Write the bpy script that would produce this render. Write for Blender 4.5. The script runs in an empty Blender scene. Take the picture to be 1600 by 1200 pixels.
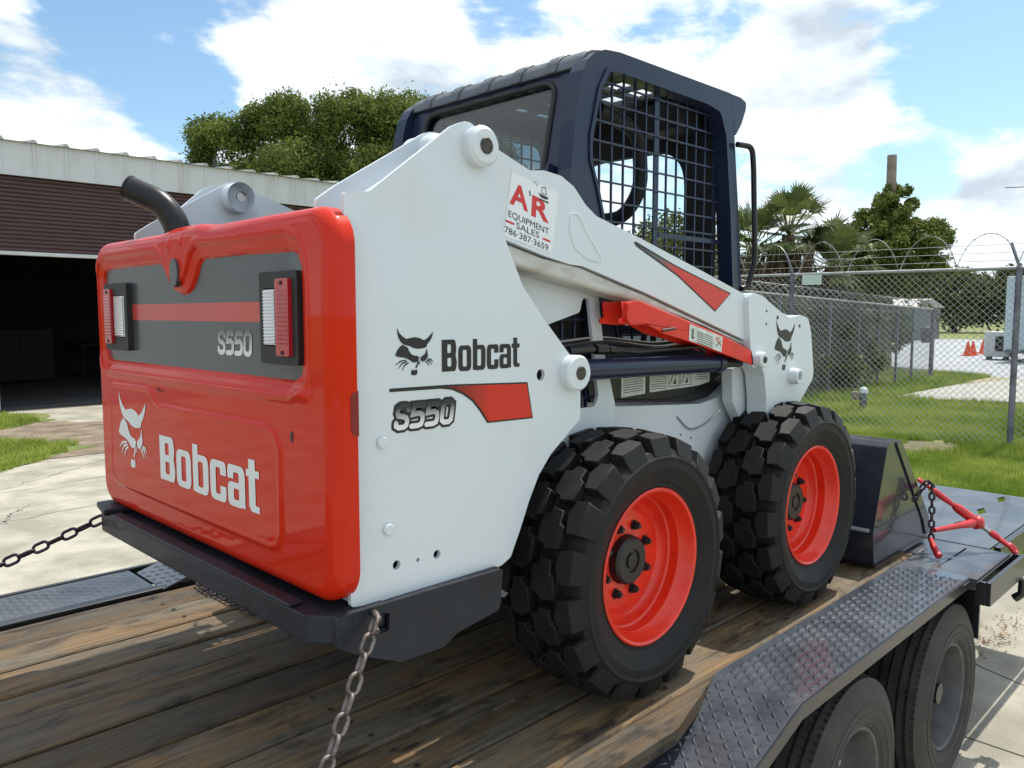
import bpy, bmesh, math, random
import numpy as np
from mathutils import Vector, Matrix
from mathutils.geometry import tessellate_polygon
random.seed(7); np.random.seed(7)
PI = math.pi; rad = math.radians
S = bpy.context.scene
COL = S.collection
# ------------------------------------------------------------------ camera, sky, sun, exposure
cam = bpy.data.cameras.new('camera'); camo = bpy.data.objects.new('camera', cam); COL.objects.link(camo); S.camera = camo
cam.sensor_width = 36; cam.lens = 36*1248/1600; cam.clip_start = 0.05; cam.clip_end = 2000
camo.location = (0, 0, 2.04)
PITCH = math.atan(110/1248)
camo.rotation_euler = (PI/2-PITCH, 0, rad(45.1-90))
SUN_EL, SUN_AZ = rad(63), rad(1)           # azimuth measured from +X towards +Y
sd = Vector((math.cos(SUN_EL)*math.cos(SUN_AZ), math.cos(SUN_EL)*math.sin(SUN_AZ), math.sin(SUN_EL)))
sun = bpy.data.lights.new('sun', 'SUN'); suno = bpy.data.objects.new('sun', sun); COL.objects.link(suno)
sun.energy = 4.8; sun.angle = rad(0.6); sun.color = (1.0, 0.95, 0.86)
suno.rotation_euler = (-sd).to_track_quat('-Z', 'Y').to_euler(); suno.location = (0, 0, 30)
S.view_settings.view_transform = 'Standard'; S.view_settings.look = 'None'
S.view_settings.exposure = 0.04; S.view_settings.gamma = 1
world = bpy.data.worlds.new('World'); S.world = world; world.use_nodes = True
def build_world():
    nt = world.node_tree; N = nt.nodes; L = nt.links
    for n in list(N): N.remove(n)
    out = N.new('ShaderNodeOutputWorld'); bg = N.new('ShaderNodeBackground'); bg.inputs[1].default_value = 0.105
    sky = N.new('ShaderNodeTexSky'); sky.sky_type = 'NISHITA'; sky.sun_disc = False
    sky.sun_elevation = SUN_EL; sky.sun_rotation = PI/2-SUN_AZ; sky.air_density = 1.0; sky.dust_density = 0.8; sky.ozone_density = 1.5
    tc = N.new('ShaderNodeTexCoord'); sep = N.new('ShaderNodeSeparateXYZ'); L.new(tc.outputs['Generated'], sep.inputs[0])
    def math_(op, a, b=None, c=None):
        m = N.new('ShaderNodeMath'); m.operation = op
        for i, v in enumerate((a, b, c)):
            if v is None: continue
            if isinstance(v, (int, float)): m.inputs[i].default_value = v
            else: L.new(v, m.inputs[i])
        return m.outputs[0]
    def noise(scale, detail, rough, off, dist=0.0, stretch=(1, 1, 2.0)):
        mp = N.new('ShaderNodeMapping'); L.new(tc.outputs['Generated'], mp.inputs[0]); mp.inputs['Location'].default_value = off; mp.inputs['Scale'].default_value = stretch
        n = N.new('ShaderNodeTexNoise'); L.new(mp.outputs[0], n.inputs['Vector'])
        n.inputs['Scale'].default_value = scale; n.inputs['Detail'].default_value = detail; n.inputs['Roughness'].default_value = rough
        n.inputs['Distortion'].default_value = dist
        return n.outputs[0]
    n1 = noise(4.4, 14, 0.62, (3.1, 1.7, 0), 0.15)
    n1u = noise(4.4, 6, 0.55, (3.1+0.03, 1.7, 0.10), 0.15)
    n1s = noise(4.4, 6, 0.55, (3.1, 1.7, 0), 0.15)
    n2 = noise(1.5, 2, 0.5, (7.3, 2.2, 0))
    n3 = noise(7.0, 8, 0.6, (1.3, 9.2, 4.0), 0.8, (1, 1, 4.0))
    def lump(az, el, width, amt):      # a broad clearing or bank in the cloud field at a sky direction
        d = Vector((math.cos(rad(el))*math.cos(rad(az)), math.cos(rad(el))*math.sin(rad(az)), math.sin(rad(el))))
        vm = N.new('ShaderNodeVectorMath'); vm.operation = 'DOT_PRODUCT'; L.new(tc.outputs['Generated'], vm.inputs[0]); vm.inputs[1].default_value = d
        mr = N.new('ShaderNodeMapRange'); mr.interpolation_type = 'SMOOTHSTEP'; L.new(vm.outputs['Value'], mr.inputs[0])
        mr.inputs[1].default_value = math.cos(rad(width)); mr.inputs[2].default_value = 1.0
        mr.inputs[3].default_value = 0; mr.inputs[4].default_value = amt
        return mr.outputs[0]
    cov = math_('ADD', n1, math_('MULTIPLY', math_('SUBTRACT', n2, 0.5), 0.45))
    cov = math_('ADD', cov, math_('MULTIPLY', math_('SUBTRACT', n3, 0.5), 0.30))
    for a in CLOUD_LUMPS: cov = math_('ADD', cov, lump(*a))
    ramp = N.new('ShaderNodeMapRange'); ramp.interpolation_type = 'SMOOTHSTEP'; L.new(cov, ramp.inputs[0])
    ramp.inputs[1].default_value = 0.385; ramp.inputs[2].default_value = 0.53
    # clouds are shaded by how much more cloud lies above each point
    sh = math_('SUBTRACT', n1s, n1u); thick = math_('MULTIPLY', math_('SUBTRACT', cov, 0.5), -0.30)
    shade = math_('ADD', sh, thick)
    shade = math_('ADD', shade, math_('MULTIPLY', math_('SUBTRACT', n3, 0.5), 0.22))
    cm = N.new('ShaderNodeMapRange'); L.new(shade, cm.inputs[0]); cm.inputs[1].default_value = -0.16; cm.inputs[2].default_value = 0.04; 
    cr = N.new('ShaderNodeValToRGB'); L.new(cm.outputs[0], cr.inputs[0])
    cr.color_ramp.elements[0].position = 0.0; cr.color_ramp.elements[0].color = (6.0, 7.0, 7.9, 1)
    cr.color_ramp.elements[1].position = 0.75; cr.color_ramp.elements[1].color = (10.2, 10.9, 11.5, 1)
    mix = N.new('ShaderNodeMix'); mix.data_type = 'RGBA'; L.new(ramp.outputs[0], mix.inputs[0])
    mul = N.new('ShaderNodeMix'); mul.data_type = 'RGBA'; mul.blend_type = 'MULTIPLY'; mul.inputs[0].default_value = 1
    L.new(sky.outputs[0], mul.inputs[6]); mul.inputs[7].default_value = (1.42, 1.62, 1.60, 1)
    L.new(mul.outputs[2], mix.inputs[6]); L.new(cr.outputs[0], mix.inputs[7])
    L.new(mix.outputs[2], bg.inputs[0]); L.new(bg.outputs[0], out.inputs[0])
# (azimuth deg from +X towards +Y, elevation, width, amount)
CLOUD_LUMPS = [(70, 18, 6, -0.15), (66.5, 13.5, 4.0, -0.20), (46, 20, 4, -0.12), (33, 19, 5, -0.14), (15, 15, 7, -0.15), (20, 8.5, 4, -0.13), (25.5, 14, 6, 0.14), (56, 16, 9, 0.10),
               (75, 10, 8, 0.16), (13, 7, 4, 0.18), (22, 3, 7, 0.10)]
build_world()

# ------------------------------------------------------------------ materials
def M(name, col, rough=0.5, metal=0.0, var=0.0, vscale=4.0, col2=None, bump=0.0, bscale=60.0, coat=0.0, stretch=None, emit=None, spec=0.5, detail=5, thr=(0.35, 0.65), translucent=0.0):
    m = bpy.data.materials.new(name); m.use_nodes = True; nt = m.node_tree; N = nt.nodes; L = nt.links
    b = N['Principled BSDF']; b.inputs['Roughness'].default_value = rough; b.inputs['Metallic'].default_value = metal
    b.inputs['Specular IOR Level'].default_value = spec
    if coat: b.inputs['Coat Weight'].default_value = coat; b.inputs['Coat Roughness'].default_value = 0.04
    c = (*col, 1); b.inputs['Base Color'].default_value = c
    tc = N.new('ShaderNodeTexCoord'); vec = tc.outputs['Object']
    if stretch:
        mp = N.new('ShaderNodeMapping'); mp.inputs['Scale'].default_value = stretch; L.new(vec, mp.inputs[0]); vec = mp.outputs[0]
    if var or col2:
        n = N.new('ShaderNodeTexNoise'); n.inputs['Scale'].default_value = vscale; n.inputs['Detail'].default_value = detail; n.inputs['Roughness'].default_value = 0.6
        L.new(vec, n.inputs['Vector'])
        r = N.new('ShaderNodeValToRGB'); L.new(n.outputs[0], r.inputs[0])
        r.color_ramp.elements[0].position = thr[0]; r.color_ramp.elements[1].position = thr[1]
        if col2: a0, a1 = c, (*col2, 1)
        else: a0 = (*[x*(1-var) for x in col], 1); a1 = (*[min(1, x*(1+var)) for x in col], 1)
        r.color_ramp.elements[0].color = a0; r.color_ramp.elements[1].color = a1
        L.new(r.outputs[0], b.inputs['Base Color'])
        rr = N.new('ShaderNodeMapRange'); L.new(n.outputs[0], rr.inputs[0]); rr.inputs[1].default_value = 0.3; rr.inputs[2].default_value = 0.7
        rr.inputs[3].default_value = max(0.03, rough*0.85); rr.inputs[4].default_value = min(1, rough*1.2); L.new(rr.outputs[0], b.inputs['Roughness'])
    if bump:
        n2 = N.new('ShaderNodeTexNoise'); n2.inputs['Scale'].default_value = bscale; n2.inputs['Detail'].default_value = 4; L.new(vec, n2.inputs['Vector'])
        bp = N.new('ShaderNodeBump'); bp.inputs['Strength'].default_value = bump; bp.inputs['Distance'].default_value = 0.02
        L.new(n2.outputs[0], bp.inputs['Height']); L.new(bp.outputs[0], b.inputs['Normal'])
    if emit: b.inputs['Emission Color'].default_value = (*emit[:3], 1); b.inputs['Emission Strength'].default_value = emit[3]
    if translucent:
        tr = N.new('ShaderNodeBsdfTranslucent'); ms = N.new('ShaderNodeMixShader'); ms.inputs[0].default_value = translucent
        src = b.inputs['Base Color'].links[0].from_socket if b.inputs['Base Color'].is_linked else None
        if src: L.new(src, tr.inputs[0])
        else: tr.inputs[0].default_value = c
        out = N['Material Output']; L.new(b.outputs[0], ms.inputs[1]); L.new(tr.outputs[0], ms.inputs[2]); L.new(ms.outputs[0], out.inputs[0])
    return m
white = M('white_paint', (0.64, 0.695, 0.74), 0.34, col2=(0.595, 0.62, 0.63), vscale=3.5, coat=0.2, bump=0.03, bscale=500, thr=(0.52, 0.78), detail=9)
red = M('red_paint', (0.57, 0.020, 0.003), 0.45, var=0.04, vscale=3, coat=0.45, spec=0.05)
redrim = M('red_rim_paint', (0.76, 0.030, 0.008), 0.36, var=0.10, vscale=9, coat=0.3)
redlink = M('red_link_paint', (0.68, 0.022, 0.008), 0.42, var=0.12, vscale=14)
navy = M('navy_cab_paint', (0.010, 0.017, 0.044), 0.36, spec=0.3, var=0.12, vscale=5, coat=0.22, bump=0.015, bscale=260)
roofm = M('worn_roof_paint', (0.075, 0.085, 0.10), 0.45, var=0.3, vscale=5, coat=0.2, bump=0.1, bscale=60)
bumperm = M('dark_bumper_paint', (0.018, 0.021, 0.030), 0.5, spec=0.3, var=0.3, vscale=7, coat=0.1, bump=0.12, bscale=60)
bucketm = M('bucket_paint', (0.022, 0.026, 0.038), 0.22, var=0.15, vscale=4, coat=0.5)
blackm = M('black_metal', (0.008, 0.008, 0.010), 0.34, spec=0.35, coat=0.1)
blackmatte = M('black_plastic', (0.018, 0.018, 0.02), 0.6)
interior = M('cab_interior_black', (0.010, 0.010, 0.012), 0.6)
ink = M('black_print', (0.010, 0.010, 0.012), 0.4)
inkw = M('white_print', (0.72, 0.75, 0.76), 0.35)
inkr = M('red_print', (0.60, 0.022, 0.020), 0.4)
stickerm = M('sticker_vinyl', (0.74, 0.77, 0.80), 0.22, coat=0.4)
labelm = M('label_paper', (0.62, 0.66, 0.62), 0.4, var=0.15, vscale=30)
greypanel = M('gunmetal_decal', (0.060, 0.068, 0.072), 0.30, var=0.15, vscale=4, coat=0.35)
stripem = M('red_stripe_vinyl', (0.52, 0.060, 0.045), 0.3, coat=0.3)
rubber = M('loader_tyre_rubber', (0.009, 0.009, 0.010), 0.58, col2=(0.020, 0.018, 0.016), thr=(0.5, 0.75), vscale=14, spec=0.28, bump=0.05, bscale=160)
rubber2 = M('road_tyre_rubber', (0.020, 0.021, 0.024), 0.62, spec=0.35, col2=(0.055, 0.050, 0.045), vscale=9, bump=0.15, bscale=120)
hubm = M('hub_black', (0.010, 0.010, 0.012), 0.4)
rimgrey = M('steel_rim_grey', (0.085, 0.085, 0.088), 0.5, metal=0.2, var=0.35, vscale=10)
chainm = M('weathered_chain_steel', (0.11, 0.085, 0.075), 0.48, metal=0.75, col2=(0.24, 0.21, 0.20), vscale=35, bump=0.2, bscale=200)
chaindark = M('dark_chain_steel', (0.045, 0.032, 0.045), 0.5, metal=0.6, var=0.3, vscale=40)
binderm = M('binder_red', (0.52, 0.014, 0.020), 0.35, var=0.15, vscale=20, coat=0.3)
steelm = M('bare_steel', (0.45, 0.45, 0.45), 0.3, metal=0.9)
pinm = M('pin_steel', (0.07, 0.062, 0.055), 0.5, metal=0.6, var=0.4, vscale=60)
plate = M('deck_steel_paint', (0.028, 0.034, 0.045), 0.36, col2=(0.075, 0.085, 0.10), vscale=5, coat=0.25, bump=0.06, bscale=40)
tread = M('tread_plate_paint', (0.040, 0.048, 0.060), 0.24, col2=(0.075, 0.087, 0.104), vscale=6, coat=0.4)
frame_b = M('trailer_frame_black', (0.012, 0.013, 0.016), 0.35, coat=0.2)
redlens = M('red_lens', (0.42, 0.010, 0.018), 0.18, coat=0.8)
def glassmat(name, tint, alpha):
    m = bpy.data.materials.new(name); m.use_nodes = True; N = m.node_tree.nodes; L = m.node_tree.links
    out = N['Material Output']; N.remove(N['Principled BSDF'])
    t = N.new('ShaderNodeBsdfTransparent'); t.inputs[0].default_value = (*tint, 1); g = N.new('ShaderNodeBsdfGlossy'); g.inputs['Roughness'].default_value = 0.03
    lw = N.new('ShaderNodeLayerWeight'); lw.inputs[0].default_value = 0.5; pw = N.new('ShaderNodeMath'); pw.operation = 'POWER'; pw.inputs[1].default_value = 3.0; L.new(lw.outputs['Facing'], pw.inputs[0])
    mx = N.new('ShaderNodeMath'); mx.operation = 'MULTIPLY_ADD'; mx.inputs[1].default_value = 0.6; mx.inputs[2].default_value = alpha; L.new(pw.outputs[0], mx.inputs[0])
    ms = N.new('ShaderNodeMixShader'); L.new(mx.outputs[0], ms.inputs[0]); L.new(t.outputs[0], ms.inputs[1]); L.new(g.outputs[0], ms.inputs[2]); L.new(ms.outputs[0], out.inputs[0])
    return m
glass = glassmat('rear_window_glass', (0.40, 0.47, 0.48), 0.05)
def lensmat():
    m = M('clear_ribbed_lens', (0.62, 0.64, 0.66), 0.12, coat=0.9); return m
clearlens = lensmat()
def fade_mat(name, c0, c1, axis, a, b, rough=0.3):      # printed two-colour fade along one object axis
    m = bpy.data.materials.new(name); m.use_nodes = True; N = m.node_tree.nodes; L = m.node_tree.links; p = N['Principled BSDF']
    p.inputs['Roughness'].default_value = rough
    tc = N.new('ShaderNodeTexCoord'); sp = N.new('ShaderNodeSeparateXYZ'); L.new(tc.outputs['Object'], sp.inputs[0])
    mr = N.new('ShaderNodeMapRange'); L.new(sp.outputs[axis], mr.inputs[0]); mr.inputs[1].default_value = a; mr.inputs[2].default_value = b
    r = N.new('ShaderNodeMix'); r.data_type = 'RGBA'; L.new(mr.outputs[0], r.inputs[0]); r.inputs[6].default_value = (*c0, 1); r.inputs[7].default_value = (*c1, 1)
    L.new(r.outputs[2], p.inputs['Base Color']); return m
def wood_mat():
    m = bpy.data.materials.new('weathered_deck_wood'); m.use_nodes = True; N = m.node_tree.nodes; L = m.node_tree.links; p = N['Principled BSDF']
    tc = N.new('ShaderNodeTexCoord'); oi = N.new('ShaderNodeObjectInfo')
    add = N.new('ShaderNodeVectorMath'); add.operation = 'ADD'; L.new(tc.outputs['Object'], add.inputs[0])
    cmb = N.new('ShaderNodeCombineXYZ'); mu = N.new('ShaderNodeMath'); mu.operation = 'MULTIPLY'; mu.inputs[1].default_value = 37; L.new(oi.outputs['Random'], mu.inputs[0])
    L.new(mu.outputs[0], cmb.inputs[0]); L.new(mu.outputs[0], cmb.inputs[2]); L.new(cmb.outputs[0], add.inputs[1])
    def nz(sc, scale, det, rough=0.6, dist=0.0):
        mp = N.new('ShaderNodeMapping'); mp.inputs['Scale'].default_value = sc; L.new(add.outputs[0], mp.inputs[0])
        n = N.new('ShaderNodeTexNoise'); n.inputs['Scale'].default_value = scale; n.inputs['Detail'].default_value = det; n.inputs['Roughness'].default_value = rough
        n.inputs['Distortion'].default_value = dist; L.new(mp.outputs[0], n.inputs['Vector']); return n.outputs[0]
    def ramp(src, stops):
        r = N.new('ShaderNodeValToRGB'); L.new(src, r.inputs[0])
        while len(r.color_ramp.elements) < len(stops): r.color_ramp.elements.new(0.5)
        for e, (q, c) in zip(r.color_ramp.elements, stops): e.position = q; e.color = (*c, 1)
        return r.outputs[0]
    def mixc(f, a, b, mode='MIX'):
        x = N.new('ShaderNodeMix'); x.data_type = 'RGBA'; x.blend_type = mode
        if isinstance(f, float): x.inputs[0].default_value = f
        else: L.new(f, x.inputs[0])
        for s, v in ((6, a), (7, b)):
            if isinstance(v, tuple): x.inputs[s].default_value = (*v, 1)
            else: L.new(v, x.inputs[s])
        return x.outputs[2]
    grain = nz((1.1, 42, 42), 2.0, 10, 0.70, 0.5); fine = nz((5, 240, 240), 1.6, 6, 0.8, 0.1); blot = nz((1.5, 4.5, 3), 2.4, 10, 0.70, 0.5); blot2 = nz((1.6, 5.0, 4), 1.6, 7, 0.65, 0.5)
    base = ramp(grain, [(0.26, (0.08, 0.044, 0.019)), (0.42, (0.21, 0.125, 0.055)), (0.58, (0.34, 0.220, 0.105)), (0.74, (0.50, 0.355, 0.19))])
    gm = ramp(blot2, [(0.42, (0, 0, 0)), (0.58, (1, 1, 1))])
    c = mixc(gm, base, ramp(grain, [(0.3, (0.11, 0.092, 0.068)), (0.7, (0.30, 0.25, 0.175))]))
    dm = ramp(blot, [(0.34, (0.17, 0.18, 0.20)), (0.41, (0.50, 0.49, 0.47)), (0.50, (1.0, 0.98, 0.94))])
    c = mixc(1.0, c, dm, 'MULTIPLY')
    fm = ramp(fine, [(0.38, (0.35, 0.32, 0.30)), (0.52, (1, 1, 1))]); c = mixc(0.38, c, fm, 'MULTIPLY')
    vo = N.new('ShaderNodeTexVoronoi'); vm2 = N.new('ShaderNodeMapping'); vm2.inputs['Scale'].default_value = (2.2, 7.5, 1); L.new(add.outputs[0], vm2.inputs[0]); L.new(vm2.outputs[0], vo.inputs['Vector']); vo.inputs['Scale'].default_value = 1.0
    km = ramp(vo.outputs['Distance'], [(0.05, (0.10, 0.08, 0.06)), (0.11, (1, 1, 1))]); c = mixc(0.85, c, km, 'MULTIPLY')
    pm = N.new('ShaderNodeMapRange'); L.new(oi.outputs['Random'], pm.inputs[0]); pm.inputs[3].default_value = 0.38; pm.inputs[4].default_value = 0.85
    c = mixc(1.0, c, pm.outputs[0], 'MULTIPLY')
    L.new(c, p.inputs['Base Color']); p.inputs['Roughness'].default_value = 0.72
    bp = N.new('ShaderNodeBump'); bp.inputs['Strength'].default_value = 0.5; bp.inputs['Distance'].default_value = 0.006
    ad = N.new('ShaderNodeMath'); ad.operation = 'ADD'; L.new(grain, ad.inputs[0]); L.new(fine, ad.inputs[1]); L.new(ad.outputs[0], bp.inputs['Height']); L.new(bp.outputs[0], p.inputs['Normal'])
    return m
wood = wood_mat()
concrete = M('driveway_concrete', (0.27, 0.25, 0.20), 0.85, col2=(0.43, 0.405, 0.335), vscale=1.7, bump=0.45, bscale=90, detail=12, thr=(0.38, 0.6))
concrete2 = M('path_concrete', (0.30, 0.30, 0.27), 0.85, col2=(0.40, 0.39, 0.36), vscale=1.0, bump=0.2, bscale=30)
lotm = M('grey_lot_surface', (0.34, 0.36, 0.38), 0.9, var=0.12, vscale=0.4)
dirtm = M('bare_dirt', (0.13, 0.095, 0.065), 0.95, col2=(0.26, 0.21, 0.15), vscale=2.5, bump=0.8, bscale=12)
groundm = M('lawn_soil_green', (0.10, 0.14, 0.028), 0.95, col2=(0.24, 0.25, 0.08), vscale=0.9, bump=0.5, bscale=25, detail=8)
grassm = M('grass_blades', (0.14, 0.23, 0.025), 0.6, col2=(0.40, 0.46, 0.10), vscale=0.7, translucent=0.4, detail=8, spec=0.2)
leafm = M('tree_leaves', (0.060, 0.100, 0.020), 0.6, col2=(0.21, 0.26, 0.055), vscale=0.7, translucent=0.35, detail=7, spec=0.2)
leafd = M('dark_leaves', (0.045, 0.068, 0.022), 0.5, col2=(0.14, 0.16, 0.05), vscale=0.8, translucent=0.25, detail=6, spec=0.25)
vinem = M('vine_leaves', (0.055, 0.095, 0.018), 0.5, col2=(0.20, 0.24, 0.05), vscale=1.2, translucent=0.35, detail=7, spec=0.25)
palmm = M('palm_fronds', (0.065, 0.10, 0.03), 0.5, col2=(0.19, 0.22, 0.075), vscale=2.0, translucent=0.2)
drym = M('dry_palm_thatch', (0.13, 0.095, 0.055), 0.8, var=0.3, vscale=3)
bark = M('tree_bark', (0.11, 0.085, 0.065), 0.9, var=0.3, vscale=6, bump=0.5, bscale=25)
postwood = M('utility_pole_wood', (0.25, 0.20, 0.17), 0.85, var=0.25, vscale=5)
galv = M('galvanised_steel', (0.30, 0.32, 0.33), 0.5, metal=0.4, var=0.2, vscale=8)
galvp = M('fence_post_steel', (0.17, 0.17, 0.22), 0.5, metal=0.5, var=0.35, vscale=6)
shedw = M('shed_white_metal', (0.60, 0.61, 0.64), 0.45, col2=(0.50, 0.49, 0.47), vscale=2.2, stretch=(1.2, 1.2, 0.25), thr=(0.48, 0.75), detail=8)
shedroof = M('shed_roof_metal', (0.45, 0.42, 0.40), 0.5, var=0.2, vscale=2)
rolld = M('brown_roll_door', (0.075, 0.036, 0.040), 0.5, var=0.1, vscale=3)
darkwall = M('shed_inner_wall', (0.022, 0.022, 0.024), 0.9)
gloom = M('gloom_black', (0.010, 0.010, 0.010), 0.8)  # near-black colour puts the shed's gloom into the cabinet and bench
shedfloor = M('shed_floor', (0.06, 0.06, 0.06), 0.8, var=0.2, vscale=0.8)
signw = M('blank_fence_sign', (0.50, 0.60, 0.58), 0.4)
orange = M('cone_orange', (0.75, 0.085, 0.02), 0.5)
farwall = M('far_shed_wall', (0.12, 0.13, 0.14), 0.7, var=0.15, vscale=1)
boxm = M('pale_trailer_wall', (0.50, 0.60, 0.66), 0.5, var=0.05, vscale=1)

grimy = M('grimy_white_paint', (0.56, 0.57, 0.55), 0.5, col2=(0.30, 0.25, 0.19), vscale=7, stretch=(0.6, 1, 2), thr=(0.42, 0.72), detail=9)
# ------------------------------------------------------------------ helpers
ORG = {}          # world origin of every object that parents others
def finish(me, ang):
    if ang:
        me.polygons.foreach_set('use_smooth', [True]*len(me.polygons))
        me.set_sharp_from_angle(angle=rad(ang))
def link(name, me, mat, parent=None, ang=None, bevel=0.0, seg=2, loc=None, kind=None, label=None):
    o = bpy.data.objects.new(name, me); COL.objects.link(o)
    if mat:
        if not me.materials: me.materials.append(mat)
    finish(me, ang or (40 if bevel else None))
    if parent: o.parent = parent
    if loc is not None: o.location = loc
    if bevel:
        b = o.modifiers.new('edge', 'BEVEL'); b.width = bevel; b.segments = seg; b.limit_method = 'ANGLE'; b.angle_limit = rad(35)
        wn = o.modifiers.new('normals', 'WEIGHTED_NORMAL'); wn.keep_sharp = True; wn.weight = 80
    if kind: o['kind'] = kind
    if label: o['label'] = label
    return o
def thing(name, label, cat, loc=(0, 0, 0), group=None, rotz=0):
    o = bpy.data.objects.new(name, None); COL.objects.link(o); o.location = loc; o.rotation_euler = (0, 0, rotz); o.empty_display_size = 0.2
    o['label'] = label; o['category'] = cat
    if group: o['group'] = group
    ORG[o.name] = Vector(loc); return o
def tag(o, label, cat, group=None):
    o['label'] = label; o['category'] = cat
    if group: o['group'] = group
    return o
class MB:
    def __init__(s): s.v = []; s.f = []
    def add(s, vs, fs):
        k = len(s.v); s.v += [tuple(v) for v in vs]; s.f += [tuple(i+k for i in f) for f in fs]; return s
    def box(s, a, b):
        x0, y0, z0 = a; x1, y1, z1 = b
        return s.add([(x0, y0, z0), (x1, y0, z0), (x1, y1, z0), (x0, y1, z0), (x0, y0, z1), (x1, y0, z1), (x1, y1, z1), (x0, y1, z1)],
                     [(0, 3, 2, 1), (4, 5, 6, 7), (0, 1, 5, 4), (1, 2, 6, 5), (2, 3, 7, 6), (3, 0, 4, 7)])
    def tube(s, pts, r, seg=10, closed=False, caps=True):
        pts = [Vector(p) for p in pts]; n = len(pts); rs = r if isinstance(r, (list, tuple)) else [r]*n
        ref = None; vs = []; fs = []
        for i, p in enumerate(pts):
            if closed: t = pts[(i+1) % n]-pts[i-1]
            else: t = pts[min(i+1, n-1)]-pts[max(i-1, 0)]
            t.normalize()
            if ref is None: ref = Vector((0, 0, 1)) if abs(t.z) < 0.9 else Vector((1, 0, 0))
            u = (ref-t*ref.dot(t)).normalized(); w = t.cross(u); ref = u
            for k in range(seg):
                a = 2*PI*k/seg; vs.append(p+(u*math.cos(a)+w*math.sin(a))*rs[i])
        m = n if closed else n-1
        for i in range(m):
            for k in range(seg):
                a = i*seg+k; b = i*seg+(k+1) % seg; c = ((i+1) % n)*seg+(k+1) % seg; d = ((i+1) % n)*seg+k
                fs.append((a, b, c, d))
        if caps and not closed: fs += [tuple(range(seg-1, -1, -1)), tuple((n-1)*seg+k for k in range(seg))]
        return s.add(vs, fs)
    def poly(s, outer, holes=(), axis='y', d0=0.0, d1=0.02):
        """extrude a 2D polygon (with holes) along an axis: y uses (x,z), x uses (y,z), z uses (x,y)"""
        loops = [list(outer)]+[list(h) for h in holes]
        tris = tessellate_polygon([[Vector((p[0], p[1], 0)) for p in l] for l in loops])
        flat = [p for l in loops for p in l]; n = len(flat)
        def at(p, d): return {'y': (p[0], d, p[1]), 'x': (d, p[0], p[1]), 'z': (p[0], p[1], d)}[axis]
        vs = [at(p, d0) for p in flat]+[at(p, d1) for p in flat]; fs = []
        for t in tris: fs += [tuple(t), tuple(i+n for i in reversed(t))]
        k = 0
        for l in loops:
            m = len(l)
            for i in range(m): a = k+i; b = k+(i+1) % m; fs.append((a, b, b+n, a+n))
            k += m
        return s.add(vs, fs)
    def lathe(s, prof, seg=64, c=(0, 0, 0)):        # prof of (y, r) round the Y axis
        vs = []; n = len(prof); fs = []
        for k in range(seg):
            a = 2*PI*k/seg
            for y, r in prof: vs.append((c[0]+r*math.sin(a), c[1]+y, c[2]+r*math.cos(a)))
        for k in range(seg):
            for i in range(n-1):
                a = k*n+i; b = ((k+1) % seg)*n+i; fs.append((a, a+1, b+1, b))
        return s.add(vs, fs)
    def xform(s, mat): s.v = [tuple(mat @ Vector(v)) for v in s.v]; return s
    def mesh(s, name, off=Vector((0, 0, 0))):
        me = bpy.data.meshes.new(name); me.from_pydata([(v[0]-off.x, v[1]-off.y, v[2]-off.z) for v in s.v], [], s.f)
        bm = bmesh.new(); bm.from_mesh(me); bmesh.ops.recalc_face_normals(bm, faces=bm.faces); bm.to_mesh(me); bm.free()
        return me
    def build(s, name, mat, parent=None, ang=None, bevel=0.0, seg=2, kind=None, label=None):
        off = Vector((0, 0, 0)); q = parent
        while q is not None: off = off+Vector(q.location); q = q.parent
        return link(name, s.mesh(name, off), mat, parent, ang, bevel, seg, kind=kind, label=label)
def rounded(pts, rs, seg=5):
    """round the corners of a closed polygon; rs a radius or list of radii"""
    n = len(pts); out = []; rs = rs if isinstance(rs, (list, tuple)) else [rs]*n
    for i in range(n):
        p = Vector(pts[i][:2]); a = Vector(pts[i-1][:2])-p; b = Vector(pts[(i+1) % n][:2])-p; r = rs[i]
        if r <= 0 or a.length < 1e-6 or b.length < 1e-6: out.append(tuple(p)); continue
        cosang = max(-1, min(1, a.normalized().dot(b.normalized()))); ang = math.acos(cosang)
        d = min(r/math.tan(ang/2) if ang > 0.02 else 0, a.length*0.48, b.length*0.48)
        p0 = p+a.normalized()*d; p1 = p+b.normalized()*d
        for k in range(seg+1):
            t = k/seg; out.append(tuple(p0*(1-t)**2+p*2*t*(1-t)+p1*t*t))
    return out
def rrect(x0, y0, x1, y1, r, seg=5): return rounded([(x0, y0), (x1, y0), (x1, y1), (x0, y1)], r, seg)
def mirror_y(y): return 4.28-y
def bend(pts, seg=6, r=0.05):
    """smooth an open 3D polyline at its corners"""
    P = [Vector(p) for p in pts]; out = [P[0]]
    for i in range(1, len(P)-1):
        a = P[i-1]-P[i]; b = P[i+1]-P[i]; d = min(r, a.length*0.45, b.length*0.45)
        p0 = P[i]+a.normalized()*d; p1 = P[i]+b.normalized()*d
        for k in range(seg+1): t = k/seg; out.append(p0*(1-t)**2+P[i]*2*t*(1-t)+p1*t*t)
    out.append(P[-1]); return out
def copy_tree(o, loc=None, parent=None):
    c = o.copy(); COL.objects.link(c); c.parent = parent
    if loc is not None: c.location = loc
    for ch in list(o.children): copy_tree(ch, None, c)
    return c
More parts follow.
